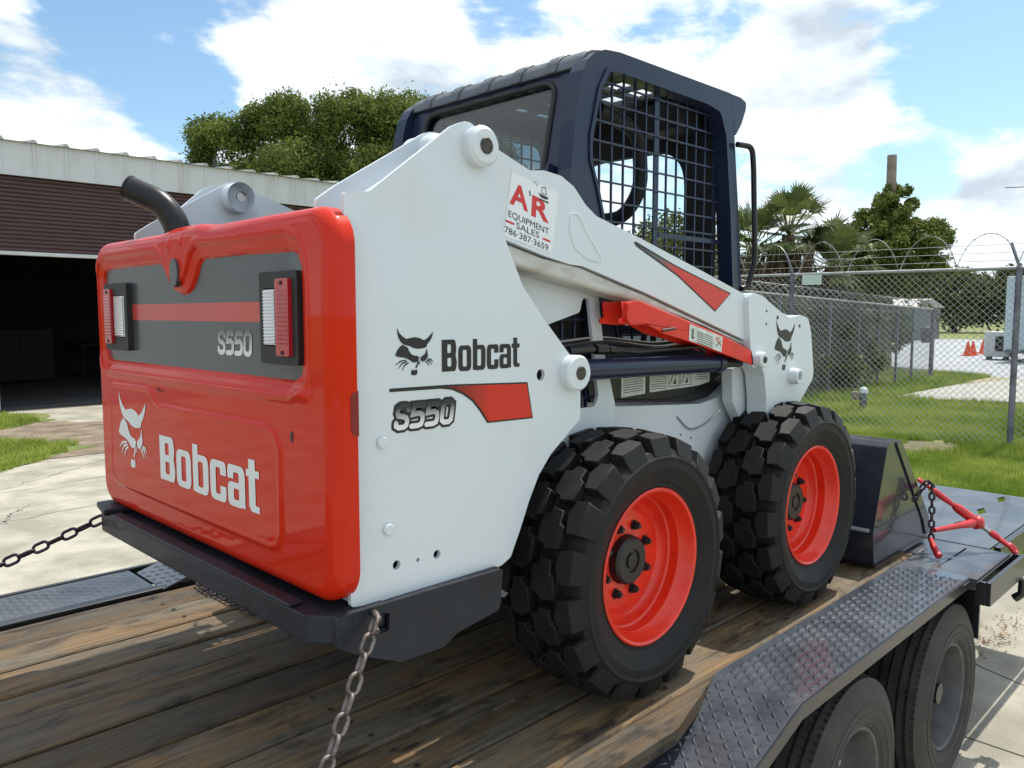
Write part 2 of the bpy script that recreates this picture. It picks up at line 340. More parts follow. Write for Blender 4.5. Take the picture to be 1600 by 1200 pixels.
# flat print: shapes drawn in (s,t), laid on a plane with origin o, right vector R, up vector U, normal Nn
class Print:
    def __init__(s, o, R, U, Nn): s.o = Vector(o); s.R = Vector(R); s.U = Vector(U); s.N = Vector(Nn); s.mb = MB(); s.k = 0
    def shape(s, outer, holes=(), lift=0.0):
        loops = [list(outer)]+[list(h) for h in holes]
        tris = tessellate_polygon([[Vector((p[0], p[1], 0)) for p in l] for l in loops]); flat = [p for l in loops for p in l]
        s.k += 1; d = lift+0.00005*(s.k % 7)
        s.mb.add([s.o+s.R*p[0]+s.U*p[1]+s.N*d for p in flat], [tuple(t) for t in tris]); return s
    def stroke(s, pts, w, caps=False, lift=0.0):
        P = [Vector(p) for p in pts]; n = len(P); closed = (P[0]-P[-1]).length < 1e-6
        if closed: P = P[:-1]; n -= 1
        L = []; Rr = []
        for i in range(n):
            if closed: a = (P[i]-P[i-1]).normalized(); b = (P[(i+1) % n]-P[i]).normalized()
            else: a = (P[i]-P[i-1]).normalized() if i else (P[1]-P[0]).normalized(); b = (P[i+1]-P[i]).normalized() if i < n-1 else a
            t = (a+b); t = t.normalized() if t.length > 1e-6 else a; m = Vector((-t.y, t.x)); c = max(0.35, m.dot(Vector((-a.y, a.x))))
            ww = w[i] if isinstance(w, (list, tuple)) else w
            L.append(P[i]+m*ww/2/c); Rr.append(P[i]-m*ww/2/c)
        s.k += 1; d = lift+0.00005*(s.k % 7)
        vs = [s.o+s.R*p.x+s.U*p.y+s.N*d for p in L]+[s.o+s.R*p.x+s.U*p.y+s.N*d for p in Rr]
        fs = [(i, (i+1) % n, n+(i+1) % n, n+i) for i in range(n if closed else n-1)]
        s.mb.add(vs, fs)
        if caps:
            for p, ww in ((P[0], w if not isinstance(w, (list, tuple)) else w[0]), (P[-1], w if not isinstance(w, (list, tuple)) else w[-1])):
                s.shape([(p.x+ww/2*math.cos(a*PI/6), p.y+ww/2*math.sin(a*PI/6)) for a in range(12)], lift=lift)
        return s
    def build(s, name, mat, parent, **k):
        me = s.mb
        off = Vector((0, 0, 0)); q = parent
        while q is not None: off = off+Vector(q.location); q = q.parent
        mesh = bpy.data.meshes.new(name); mesh.from_pydata([tuple(Vector(v)-off) for v in me.v], [], me.f)
        return link(name, mesh, mat, parent, **k)
def arcp(cx, cy, rx, ry, a0, a1, n=8): return [(cx+rx*math.cos(rad(a0+(a1-a0)*i/n)), cy+ry*math.sin(rad(a0+(a1-a0)*i/n))) for i in range(n+1)]
def word_glyphs(pr, x, y, h, wscale, lift=0.0):
    """the heavy condensed lower-case word, drawn glyph by glyph; h cap height; wscale width of one em"""
    W = wscale; t = 0.165*h                 # stem thickness
    def T(p): return (x+p[0]*W, y+p[1]*h)
    def sh(o, hs=()): pr.shape([T(p) for p in o], [[T(p) for p in hh] for hh in hs], lift)
    s = 0.30  # stem in letter units
    xh = 0.80
    # B
    sh(rounded([(0, 0), (0.92, 0), (0.98, 0.28), (0.90, 0.5), (0.96, 0.72), (0.88, 1.0), (0, 1.0)], [0, 0.16, 0.12, 0.04, 0.12, 0.16, 0]),
       [rounded([(0.36, 0.15), (0.36, 0.43), (0.62, 0.43), (0.62, 0.15)], 0.06), rounded([(0.36, 0.58), (0.36, 0.85), (0.60, 0.85), (0.60, 0.58)], 0.06)])
    def ring(x0, w, y0=0, y1=xh): return rrect(x0, y0, x0+w, y1, 0.22), [list(reversed(rrect(x0+s, y0+0.14, x0+w-s, y1-0.14, 0.07)))]
    o, hh = ring(1.08, 0.88, -0.02); sh(o, hh)
    sh([(2.08, 0), (2.38, 0), (2.38, 1), (2.08, 1)]); o, hh = ring(2.08, 0.88, -0.02); sh(o, hh)
    # c
    c0 = 3.06; w = 0.84
    sh(rounded([(c0, -0.02), (c0+w, -0.02), (c0+w, 0.30), (c0+w-s, 0.30), (c0+w-s, 0.12), (c0+s, 0.12), (c0+s, 0.66), (c0+w-s, 0.66), (c0+w-s, 0.52), (c0+w, 0.52), (c0+w, xh), (c0, xh)],
               [0.22, 0.22, 0, 0, 0.06, 0.06, 0.06, 0.06, 0, 0, 0.22, 0.22]))
    # a
    a0 = 3.98; w = 0.86
    sh(rounded([(a0, 0.52), (a0+s, 0.52), (a0+s, 0.66), (a0+w-s, 0.66), (a0+w-s, 0), (a0+w, 0), (a0+w, xh), (a0, xh)], [0, 0, 0.06, 0.06, 0, 0, 0.22, 0.22]))
    sh(rrect(a0, -0.02, a0+w-0.1, 0.46, 0.18), [list(reversed(rrect(a0+s, 0.12, a0+w-s, 0.34, 0.05)))])
    # t
    t0 = 4.90
    sh(rounded([(t0+0.12, 0.10), (t0+0.12, 0.66), (t0, 0.66), (t0, xh), (t0+0.12, xh), (t0+0.12, 1.0), (t0+0.42, 1.0), (t0+0.42, xh), (t0+0.6, xh), (t0+0.6, 0.66), (t0+0.42, 0.66), (t0+0.42, 0.13), (t0+0.6, 0.13), (t0+0.6, 0), (t0+0.22, 0)],
               [0]*11+[0.05, 0, 0, 0.12]))
def cat_head(pr, x, y, w, h, wh=1.0, lift=0.0):
    """the wild cat head emblem; traced in a 0..240 by 0..310 frame (y down)"""
    def T(p): return (x+(p[0])/240*w, y+(310-p[1])/310*h)
    def sh(l): pr.shape([T(p) for p in l], lift=lift)
    sh([(14, 0), (24, 30), (44, 55), (68, 72), (92, 66), (120, 62), (150, 68), (178, 84), (200, 70), (220, 48), (236, 28), (230, 60), (214, 90), (196, 112), (192, 128), (172, 136), (140, 138), (112, 132), (86, 118), (56, 110), (34, 92), (20, 62), (13, 30)])
    sh([(42, 108), (60, 118), (76, 128), (84, 150), (98, 172), (118, 182), (140, 184), (136, 200), (140, 214), (122, 226), (102, 224), (86, 208), (62, 194), (6, 182), (0, 172), (8, 152), (18, 132)])
    sh([(198, 134), (196, 150), (202, 188), (192, 206), (178, 222), (160, 220), (152, 206), (158, 190), (172, 182), (184, 170), (190, 150)])
    sh([(128, 192), (150, 192), (144, 204), (138, 214), (132, 204)])
    pr.stroke([T((138, 212)), T((136, 236)), T((124, 262))], 0.012*w*3, lift=lift)
    pr.stroke([T((150, 216)), T((146, 240))], 0.010*w*2.2, lift=lift)
    sh([(96, 278), (108, 272), (116, 278), (126, 272), (134, 278), (132, 302), (124, 308), (100, 308), (94, 300)])
    ws = 0.028*w*wh
    for l in ([(0, 238), (30, 214), (66, 208)], [(16, 262), (40, 228), (72, 218)], [(40, 274), (56, 240), (80, 226)]): pr.stroke([T(p) for p in l], [ws*0.4, ws, ws*0.9], lift=lift)
    for l in ([(234, 228), (220, 212), (200, 206)], [(226, 248), (212, 222), (192, 214)], [(208, 252), (198, 232), (184, 224)]): pr.stroke([T(p) for p in l], [ws*0.4, ws, ws*0.9], lift=lift)
def model_no(pr, x, y, h, w, gap, wd, slant=0.14, lift=0.0, lw=None):
    """S550 as thick rounded strokes"""
    def T(p, k): return (x+k*(w+gap)+p[0]*w+p[1]*h*slant, y+p[1]*h)
    five = [(0.95, 0.94), (0.08, 0.94), (0.05, 0.56), (0.62, 0.60), (0.90, 0.50), (0.95, 0.30), (0.88, 0.10), (0.62, 0.04), (0.04, 0.04)]
    ss = [(0.95, 0.80), (0.90, 0.92), (0.70, 0.96), (0.28, 0.96), (0.08, 0.88), (0.06, 0.68), (0.16, 0.56), (0.50, 0.52), (0.84, 0.44), (0.94, 0.30), (0.90, 0.12), (0.70, 0.04), (0.28, 0.04), (0.06, 0.12), (0.03, 0.24)]
    zero = [(0.3, 0.04), (0.72, 0.04), (0.92, 0.14), (0.95, 0.5), (0.92, 0.86), (0.72, 0.96), (0.3, 0.96), (0.08, 0.86), (0.05, 0.5), (0.08, 0.14), (0.3, 0.04)]
    for k, g in enumerate((ss, five, five, zero)): pr.stroke([T(p, k) for p in g], wd, caps=(k < 3), lift=lift)
def font_text(txt, pr_o, R, U, size, mat, parent, name='lettering', width=None, bold=0.0):
    cu = bpy.data.curves.new(name, 'FONT'); cu.body = txt; cu.size = 1; cu.offset = bold; cu.resolution_u = 3
    t = bpy.data.objects.new('tmp', cu); COL.objects.link(t)
    dg = bpy.context.evaluated_depsgraph_get(); me = bpy.data.meshes.new_from_object(t.evaluated_get(dg)); bpy.data.objects.remove(t)
    xs = [v.co.x for v in me.vertices]; x0, x1 = min(xs), max(xs); hh = 0.72
    sx = (width/(x1-x0)) if width else size/hh; sy = size/hh
    off = Vector((0, 0, 0)); q = parent
    while q is not None: off = off+Vector(q.location); q = q.parent
    R = Vector(R); U = Vector(U); o = Vector(pr_o)-off
    for v in me.vertices: v.co = o+R*(v.co.x-x0)*sx+U*v.co.y*sy
    me.materials.clear(); return link(name, me, mat, parent)

# ================================================================== GROUND AND SETTING
def sheet(name, pts, z, mat):
    mb = MB(); tris = tessellate_polygon([[Vector((p[0], p[1], 0)) for p in pts]]); mb.add([(p[0], p[1], z) for p in pts], [tuple(t) for t in tris])
    o = mb.build(name, mat); 
    me = o.data
    if len(me.polygons) and me.polygons[0].normal.z < 0: me.flip_normals()
    o['kind'] = 'structure'; return o
sheet('ground', [(-400, -400), (600, -400), (600, 600), (-400, 600)], 0.0, groundm)
sheet('concrete_base', [(-14, -14), (7.2, -14), (7.2, 20.0), (-14, 20.0)], 0.004, M('joint_dirt', (0.10, 0.085, 0.06), 0.95))
yard = bpy.data.objects.new('concrete_yard', None); COL.objects.link(yard); yard['kind'] = 'structure'; yard.location = (0, 0, 0.004)
slabme = {}
def slab(x0, y0, x1, y1, jit):
    mb = MB(); g = 0.007; mb.box((x0+g, y0+g, 0.008), (x1-g, y1-g, 0.03+jit)); mb.build('slab', concrete, yard)
xs = [-14, -9.5, -5.0, -1.6, 4.1, 7.2]; ys = [-14, -9, -4.5, -0.8, 3.0, 6.4, 9.4, 12.9, 16.4, 20.0]
for i in range(len(xs)-1):
    for j in range(len(ys)-1): slab(xs[i], ys[j], xs[i+1], ys[j+1], random.uniform(0, 0.003))
cm_ = M('concrete_crack', (0.06, 0.05, 0.04), 0.95)
cr_ = random.Random(9); cb = MB()
for (xa, ya, xb, yb) in ((-1.5, 8.2, 2.8, 9.0), (.9, 6.9, 1.15, 7.9), (1.7, 8.55, 2.2, 9.4), (-2, 9.7, 3.5, 10.5), (3.2, -3, 5.9, 3.2), (5.0, .2, 6.9, 1.1), (4.6, -1.0, 6.6, -.6), (2.0, 10.3, 4.4, 12.3)):
    n_ = 22; P_ = []
    for k in range(n_+1): P_.append(Vector((xa+(xb-xa)*k/n_+cr_.uniform(-.05, .05), ya+(yb-ya)*k/n_+cr_.uniform(-.05, .05), .0335)))
    for k in range(n_):
        d_ = (P_[k+1]-P_[k]).normalized(); e_ = Vector((-d_.y, d_.x, 0)); w0 = cr_.uniform(.002, .006); w1 = cr_.uniform(.002, .006)
        cb.add([P_[k]-e_*w0, P_[k+1]-e_*w1, P_[k+1]+e_*w1, P_[k]+e_*w0], [(0, 1, 2, 3)])
co_ = cb.build('cracks', cm_, yard); co_['kind'] = 'stuff'
def blob(cx, cy, rx, ry, n=28, j=0.18, seed=1):
    r = random.Random(seed); return [(cx+rx*(1+r.uniform(-j, j))*math.cos(2*PI*k/n), cy+ry*(1+r.uniform(-j, j))*math.sin(2*PI*k/n)) for k in range(n)]
sheet('dirt_patch', blob(3.2, 14.4, 2.6, 2.3, seed=3), 0.038, dirtm)
sheet('grass_patch', blob(1.4, 13.4, 2.3, 1.9, seed=4), 0.042, groundm)
sheet('grass_patch', blob(2.9, 17.4, 1.6, 1.5, seed=5), 0.042, groundm)
sheet('bare_patch', blob(13.0, 4.1, .75, .5, seed=8, j=.35), 0.006, M('dry_thatch_soil', (.11, .11, .045), .95, col2=(.22, .19, .11), vscale=6, bump=.6, bscale=40))
sheet('path', [(20.0, 7.2), (24.9, 7.1), (29.0, 6.4), (32, 2), (24, 1.0), (21.1, 4.5), (20.6, 5.7)], 0.02, concrete2)
sheet('parking_lot', [(28.5, 5.0), (30.4, 11.3), (52, 20.5), (70, 24), (70, -20), (30, -20)], 0.012, lotm)
sheet('sand_strip', [(26.2, 5.0), (26.3, 10.0), (30.4, 11.6), (28.6, 4.6)], 0.01, M('dry_grass_sand', (0.22, 0.20, 0.09), 0.95, col2=(0.33, 0.29, 0.18), vscale=1.2))
# grass blades
def grass(name, region, n, h0, h1, seed, wid=0.012, z=0.0):
    rs = np.random.RandomState(seed); P = []
    xs0, xs1, ys0, ys1, test = region
    while len(P) < n:
        x = rs.uniform(xs0, xs1, 4000); y = rs.uniform(ys0, ys1, 4000)
        keep = test(x, y); P += list(zip(x[keep], y[keep]))
    P = np.array(P[:n]); 
    clump = 0.5+0.5*np.sin(P[:, 0]*2.1+np.sin(P[:, 1]*1.7)*2)*np.sin(P[:, 1]*1.9+1.3)
    H = (h0+(h1-h0)*rs.rand(n)*(0.35+0.65*clump)); a = rs.rand(n)*2*PI; lean = rs.randn(n, 2)*0.45
    dx = np.cos(a)*wid/2; dy = np.sin(a)*wid/2
    v = np.zeros((n, 3, 3)); v[:, 0] = np.c_[P[:, 0]-dx, P[:, 1]-dy, np.full(n, z)]; v[:, 1] = np.c_[P[:, 0]+dx, P[:, 1]+dy, np.full(n, z)]
    v[:, 2] = np.c_[P[:, 0]+lean[:, 0]*H, P[:, 1]+lean[:, 1]*H, z+H]
    me = fast_mesh(name, v.reshape(-1, 3), 3); o = link(name, me, grassm, kind='stuff'); return tag(o, 'short green lawn grass growing between the drive and the fence' if z == 0 else 'grass tufts growing beside the shed driveway', 'grass')
def fast_mesh(name, verts, k):
    me = bpy.data.meshes.new(name); nv = len(verts); nf = nv//k
    me.vertices.add(nv); me.vertices.foreach_set('co', np.asarray(verts, dtype=np.float32).ravel())
    me.loops.add(nv); me.loops.foreach_set('vertex_index', np.arange(nv, dtype=np.int32))
    me.polygons.add(nf); me.polygons.foreach_set('loop_start', np.arange(0, nv, k, dtype=np.int32)); me.polygons.foreach_set('loop_total', np.full(nf, k, dtype=np.int32))
    me.update(calc_edges=True); return me
def near(x, y):
    ang = np.degrees(np.arctan2(y, x)); bare = ((x-13.0)/.8)**2+((y-4.1)/.5)**2+((x-11.6)/.7)**2*0
    return (bare*(.6+.4*np.sin(x*9)*np.sin(y*11)+.3*np.sin(x*31+y*23)) > .55) & (ang > 8) & (ang < 40) & (x > 7.3) & ~((x > 19.8) & (x < 30) & (y > 1) & (y < 7.25))
grass('lawn_grass', (7.3, 16, 1.0, 9.5, near), 170000, 0.03, 0.17, 11, 0.015)
grass('lawn_grass', (16, 29, 2.0, 12.5, near), 90000, 0.05, 0.26, 12, 0.03)
grass('verge_grass', (-1, 4.2, 11.6, 19, lambda x, y: ((x-1.4)**2/4.8+(y-13.4)**2/3.2+.25*np.sin(x*7)*np.sin(y*6) < 1.05) | ((x-2.9)**2/2.3+(y-17.4)**2/2+.25*np.sin(x*8)*np.sin(y*7) < 1.05)), 24000, 0.04, 0.16, 13, 0.02, 0.04)

# ================================================================== TREES
def leaf_cloud(rs, blobs, n, size, squash=1.0, shell=0.35):
    vol = np.array([b[3]*b[4]*b[5] for b in blobs])**0.75; pick = rs.choice(len(blobs), n, p=vol/vol.sum())
    B = np.array(blobs)[pick]; d = rs.randn(n, 3); d /= np.linalg.norm(d, axis=1)[:, None]
    r = shell+(1-shell)*rs.rand(n)**0.6; r *= 1+0.13*rs.randn(n)
    return B[:, :3]+d*r[:, None]*B[:, 3:6], d
def litter(seed, cx, cy, lx, ly, n, mat, label):
    rs = np.random.RandomState(seed); C = np.c_[cx+rs.randn(n)*lx, cy+rs.randn(n)*ly, .040+.006*rs.rand(n)]; D = np.tile([0, 0, 3.0], (n, 1))
    o = link('leaf_litter', leaf_mesh('leaf_litter', C, D, .012, rs), mat, kind='stuff'); tag(o, label, 'leaves')
def leaf_mesh(name, C, D, size, rs):
    n = len(C); nrm = D+0.9*rs.randn(n, 3); nrm /= np.linalg.norm(nrm, axis=1)[:, None]
    u = np.cross(nrm, rs.randn(n, 3)); u /= np.linalg.norm(u, axis=1)[:, None]; w = np.cross(nrm, u)
    s = size*(0.6+0.8*rs.rand(n))[:, None]
    v = np.stack([C-u*s, C-w*s*0.45, C+u*s, C+w*s*0.45], 1).reshape(-1, 3)
    return fast_mesh(name, v, 4)
def tree(name, label, base, blobs, n, size, mat, seed, trunk_r=0.3, group=None, cat='tree', fine=5):
    rs = np.random.RandomState(seed); t = thing(name, label, cat, base, group)
    sub = []
    for b in blobs:                         # break each mass into clumps so the outline is uneven
        k = max(6, int(fine*1.5*(b[3]*b[4]*b[5])**0.4))
        for _ in range(k):
            d = rs.randn(3); d /= np.linalg.norm(d); d[2] = d[2] if d[2] > -0.5 else -d[2]
            q = 0.22+0.34*rs.rand(); m = min(b[3:6])
            sub.append((b[0]+d[0]*b[3]*0.75, b[1]+d[1]*b[4]*0.75, b[2]+d[2]*b[5]*0.75, q*(b[3]+m)/2, q*(b[4]+m)/2, q*(b[5]+m)/2*0.8))
    C, D = leaf_cloud(rs, sub, n, size)
    k2 = int(n*0.15); C2, D2 = leaf_cloud(rs, [tuple(b) for b in blobs], k2, size, shell=0.2); C = np.vstack([C, C2]); D = np.vstack([D, D2])
    C = C[C[:, 2]+base[2] > 0.05]; D = D[:len(C)]
    link('crown', leaf_mesh('crown', C, D, size, rs), mat, t)
    mb = MB(); top = np.mean([b[2] for b in blobs])
    mb.tube(bend([(0, 0, -0.05), (0.1*trunk_r, 0.05, top*0.4), (0.3*trunk_r, 0.1, top)], r=1), [trunk_r*(1-0.55*i/8) for i in range(9)], 10)
    for b in blobs: mb.tube(bend([(0, 0, top*0.45), (b[0]*0.5, b[1]*0.5, (top*0.5+b[2])/2), (b[0], b[1], b[2])], r=1), [trunk_r*0.4*(1-0.8*i/8) for i in range(9)], 6)
    me = mb.mesh('trunk'); link('trunk', me, bark, t, ang=60); return t
tree('oak_tree', 'big broad green tree rising behind the white shed roof', (21.5, 37, 0),
     [(-3.7, 3.1, 8.0, 1.7, 1.7, 1.6), (-2.6, 2.3, 10.1, 2.0, 2.0, 1.9), (-.7, .5, 11.0, 2.0, 2.0, 2.0), (1.7, -2.0, 11.2, 2.0, 2.0, 2.0), (3.6, -4.0, 11.1, 2.0, 2.0, 2.0), (5.2, -5.6, 10.5, 2, 2, 2.1), (6.6, -7.2, 8.8, 1.7, 1.7, 2.0),
      (-.5, -1.2, 8.0, 3.6, 3.0, 2.3), (3, -4.2, 8.0, 3.2, 2.6, 2.3), (-3.0, 1.8, 7.0, 2.0, 2.0, 1.8), (6.4, -6.4, 7.4, 1.8, 1.8, 2)],
     190000, 0.09, leafm, 21, 0.6, fine=6)
rs = np.random.RandomState(5)
t = thing('thin_tree', 'thin nearly bare tree top just left of the cab roof', 'tree', (26.0, 33.2, 0))
mb = MB(); C = []
for k in range(16):
    x = rs.uniform(-1.8, 1.8); y = -x; z = rs.uniform(10.0, 12.4); mb.tube(bend([(0, 0, 6), (x*0.5, y*0.5, 9), (x, y, z)], r=2), [0.09-0.009*i for i in range(9)], 5)
    for q in range(45): C.append((x+rs.randn()*0.28, y+rs.randn()*0.28, z+rs.randn()*0.35-0.2))
mb.tube([(0, 0, 0), (0, 0, 6.1)], 0.2, 8); link('trunk', mb.mesh('trunk'), bark, t, ang=60)
C = np.array(C); link('crown', leaf_mesh('crown', C, rs.randn(len(C), 3), 0.11, rs), leafd, t)
dryleaf = M('dry_brown_leaf', (.12, .055, .03), .8, col2=(.28, .17, .08), vscale=30)
litter(3, 5.6, 1.28, .28, .05, 160, dryleaf, 'dry brown leaves lying along the concrete joint beside the trailer')
litter(4, 2.8, 12.4, 1.4, .35, 260, dryleaf, 'dry leaves scattered where the concrete meets the grass by the shed')
# vine covered pole on the right
t = thing('vine_covered_pole', 'old wooden utility pole smothered by a dark green vine', 'pole', (31.7, 11.55, 0))
mb = MB(); mb.tube([(0, 0, 0), (-0.02, 0.05, 7.95)], [0.22, 0.17], 12); link('pole', mb.mesh('pole'), postwood, t, ang=50)
bl = [(.1, -.1, 6.2, .7, .7, .7), (-.3, .4, 5.4, .9, .9, .9), (.6, -.7, 5.2, 1.1, 1.1, .9), (.2, -.2, 4.4, 1.5, 1.5, 1.1), (.9, -1.1, 4.3, .9, .9, .8), (-.8, 1.1, 4.3, .9, .9, .7), (-.8, -.3, 4.6, .9, .9, .9), (-.5, -.2, 5.7, .65, .65, .7), (-.9, -.3, 3.5, 1.0, 1.0, 1.0), (.1, -.1, 3.0, 1.4, 1.4, 1.2), (0, 0, 1.5, .9, .9, .9), (-1.3, 1.5, .7, 1.0, 1.0, .8), (-2.4, 2.8, .6, 1.0, 1.0, .7)]
sub = []
for b in bl:
    for _ in range(15):
        d = rs.randn(3); d /= np.linalg.norm(d); q = 0.20+.26*rs.rand(); sub.append((b[0]+d[0]*b[3]*.8, b[1]+d[1]*b[4]*.8, b[2]+d[2]*b[5]*.8, b[3]*q, b[4]*q, b[5]*q))
C, D = leaf_cloud(rs, sub, 105000, .07); m = C[:, 2] > 0.05; link('vine', leaf_mesh('vine', C[m], D[m], 0.075, rs), vinem, t)
mb = MB(); Cs = []
for k in range(34):     # loose runners hanging off the sides
    a = rs.uniform(0, 2*PI); z = rs.uniform(2.2, 5.6); r0 = 1.5; p = [(math.cos(a)*r0, math.sin(a)*r0, z)]
    for i in range(5): p.append((p[-1][0]+math.cos(a)*.10+rs.randn()*.05, p[-1][1]+math.sin(a)*.10+rs.randn()*.05, p[-1][2]+rs.uniform(-.22, .14)))
    mb.tube(p, 0.012, 3)
    for q in p: Cs += [(q[0]+rs.randn()*.07, q[1]+rs.randn()*.07, q[2]+rs.randn()*.07) for _ in range(9)]
link('runner', mb.mesh('runner'), bark, t, kind='stuff'); Cs = np.array(Cs); link('runner_leaves', leaf_mesh('rl', Cs, rs.randn(len(Cs), 3), 0.07, rs), vinem, t)
# palms
def palm(base, h, seed, label, n=36, L=1.0):
    rs = np.random.RandomState(seed); t = thing('fan_palm', label, 'palm', base, 'fan palms behind the fence')
    mb = MB(); mb.tube([(0, 0, -.05), (0, 0, h)], [0.2, 0.17], 10); link('trunk', mb.mesh('trunk'), bark, t, ang=60)
    V = []; S2 = MB()
    for k in range(n):
        a = rs.uniform(0, 2*PI); el = rs.uniform(-0.45, 1.5); d = Vector((math.cos(a)*math.cos(el), math.sin(a)*math.cos(el), math.sin(el)))
        pl = rs.uniform(0.55, 0.95)*L; c = Vector((0, 0, h))+d*pl; side = d.cross(Vector((0, 0, 1)))
        side = side.normalized() if side.length > .1 else Vector((1, 0, 0)); up = side.cross(d).normalized()
        S2.tube([(0, 0, h), c], 0.014, 4)
        for j in range(22):
            b = (j/21-0.5)*2.7; ln = rs.uniform(.75, 1.0)*L*0.75*(1-0.25*abs(b)/1.35)
            e = (d*math.cos(b)+side*math.sin(b)).normalized(); tip = c+e*ln+Vector((0, 0, -0.22*ln*abs(rs.randn()))); mid = c+e*ln*0.55+up*0.03
            wv = e.cross(up).normalized()*0.024
            V += [c-wv*.4, mid-wv, tip, mid+wv]
    link('frond', fast_mesh('frond', [tuple(v) for v in V], 4), palmm, t, kind='stuff'); link('stalk', S2.mesh('stalk'), palmm, t)
    V = []
    for k in range(500):
        a = rs.uniform(0, 2*PI); r = rs.uniform(.2, .75); z = h-rs.uniform(0.1, 1.5); p = Vector((math.cos(a)*r, math.sin(a)*r, z)); q = p+Vector((rs.randn()*.12, rs.randn()*.12, -rs.uniform(.3, .7))); w = Vector((rs.randn(), rs.randn(), 0))*0.03
        V += [p-w, q, p+w]
    link('thatch', fast_mesh('thatch', [tuple(v) for v in V], 3), drym, t, kind='stuff'); return t
palm((19.8, 10.75, 0), 3.75, 31, 'fan palm rising right beside the cab grab handle')
palm((20.3, 10.0, 0), 4.1, 32, 'tallest fan palm with upright green fronds between its neighbours')
palm((21.3, 9.25, 0), 3.3, 33, 'fan palm nearest to the vine covered pole')
# dense growth behind the two fences
specs = [((24, 13.2), 3.6, 1.7, 'dark bushy tree below the tallest fan palm'), ((25.5, 11.4), 3.1, 1.6, 'dark tree under the gap between palms and vine pole'), ((21.0, 14.2), 4.9, 1.9, 'green tree left of the palms seen through the cab side screen near its front post'),
         ((19.0, 16.2), 4.6, 2.1, 'green tree seen through the middle of the cab side screen'), ((20.5, 19.2), 5.0, 2.3, 'taller green tree behind the cab screen'), ((23, 23.5), 5.2, 2.6, 'green tree far left seen through the cab screen')]
for i, ((x, y), h, r, lab) in enumerate(specs):
    tree('bushy_tree', lab, (x, y, 0), [(0, 0, h*.72, r, r, h*.30), (.3, -.4, h*.42, r*1.15, r*1.15, h*.34), (-.4, .5, h*.2, r*1.1, r*1.1, h*.25)], 15000, .085, leafd if i < 3 else leafm, 40+i, .16, 'trees behind the fences', fine=7)
bspec = [((22.3, 9.6), 1.0, 'dark shrub mass under the far fence near the palms'), ((24.0, 9.9), .7, 'dark shrub at the middle of the far fence'), ((20, 9.4), 1.1, 'dark shrub behind the loader lift arm end'), ((18, 10.2), 1.0, 'dark shrub behind the front wheel and arm')]
for i, ((x, y), r, lab) in enumerate(bspec):
    tree('shrub', lab, (x, y, 0), [(0, 0, .75*r, r*1.4, r*1.4, .8*r), (0, 0, 1.5*r, r*1.1, r*1.1, .8*r)], 14000, .06, leafd, 60+i, .05, 'shrubs along the far fence', 'shrub', fine=8)
for i in range(7):
    u = i/6; x = 92+u*10; y = 38-u*31
    tree('distant_tree', ['leftmost tree of the distant line beyond the lot', 'second tree from the left in the distant line', 'third tree from the left in the distant line', 'middle tree of the distant line above the cones', 'third tree from the right in the distant line', 'second tree from the right in the distant line', 'rightmost tree of the distant line by the box trailer'][i], (x, y, 0), [(0, 0, 4.2, 3.9, 3.9, 2.6), (0, 0, 2, 3.8, 3.8, 2)], 7000, .26, leafd, 80+i, .3, 'distant tree line beyond the lot', fine=5)

# ================================================================== SHED ON THE LEFT
sh = thing('shed', 'white metal shed with a half raised brown roller door', 'shed', (4.4, 19.5, 0))
YF = 19.0
mb = MB(); mb.box((-9, YF+0.12, 0), (3.84, YF+0.3, 4.9)).box((12.2, YF+0.12, 0), (22, YF+0.3, 4.9)).build('front_wall', shedw, sh)
MB().box((3.84, YF-0.02, 0), (4.07, YF+0.3, 4.88)).build('door_jamb', shedw, sh, bevel=.01)
MB().box((12.0, YF-0.02, 0), (12.2, YF+0.3, 4.88)).build('door_jamb', shedw, sh, bevel=.01)
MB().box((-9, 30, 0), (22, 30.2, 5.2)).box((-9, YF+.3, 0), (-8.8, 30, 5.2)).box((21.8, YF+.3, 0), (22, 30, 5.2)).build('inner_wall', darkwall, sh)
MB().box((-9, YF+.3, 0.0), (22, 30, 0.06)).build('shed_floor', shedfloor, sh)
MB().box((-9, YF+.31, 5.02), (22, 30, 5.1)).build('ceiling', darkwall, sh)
MB().box((4.0, YF-.05, 0.0), (12.3, YF+.05, 0.06)).build('threshold', M('threshold_steel', (.05, .04, .035), .6), sh)
# fascia built of ribbed sheets
x = -9.0
for k in range(52):
    MB().box((x+.004, YF-.10, 4.88), (x+.60, YF-.07, 5.53)).build('fascia_sheet', shedw, sh)
    MB().poly([(x-.03, YF-.10), (x-.018, YF-.125), (x+.018, YF-.125), (x+.03, YF-.10)], (), 'z', 4.88, 5.53).build('fascia_rib', shedw, sh)
    MB().add([(x-.07, YF-.16, 5.535), (x-.03, YF-.16, 5.60), (x+.03, YF-.16, 5.60), (x+.07, YF-.16, 5.535), (x-.07, YF+6, 6.2), (x-.03, YF+6, 6.265), (x+.03, YF+6, 6.265), (x+.07, YF+6, 6.2)],
             [(0, 1, 2, 3), (0, 4, 5, 1), (1, 5, 6, 2), (2, 6, 7, 3)]).build('roof_rib', shedroof, sh)
    x += .604
MB().add([(-9.2, YF-.18, 5.53), (22.2, YF-.18, 5.53), (22.2, YF+6, 6.2), (-9.2, YF+6, 6.2), (22.2, 30.4, 5.5), (-9.2, 30.4, 5.5)], [(0, 1, 2, 3), (3, 2, 4, 5)]).build('roof_sheet', shedroof, sh)
MB().box((-9, YF-.12, 4.85), (22.2, YF-.05, 4.878)).build('fascia_trim', shedw, sh)
mb = MB(); z = 3.32; pts = []
while z < 4.95: pts += [(YF+.02, z), (YF-.005, z+.02), (YF-.005, z+.06), (YF+.02, z+.08)]; z += .085
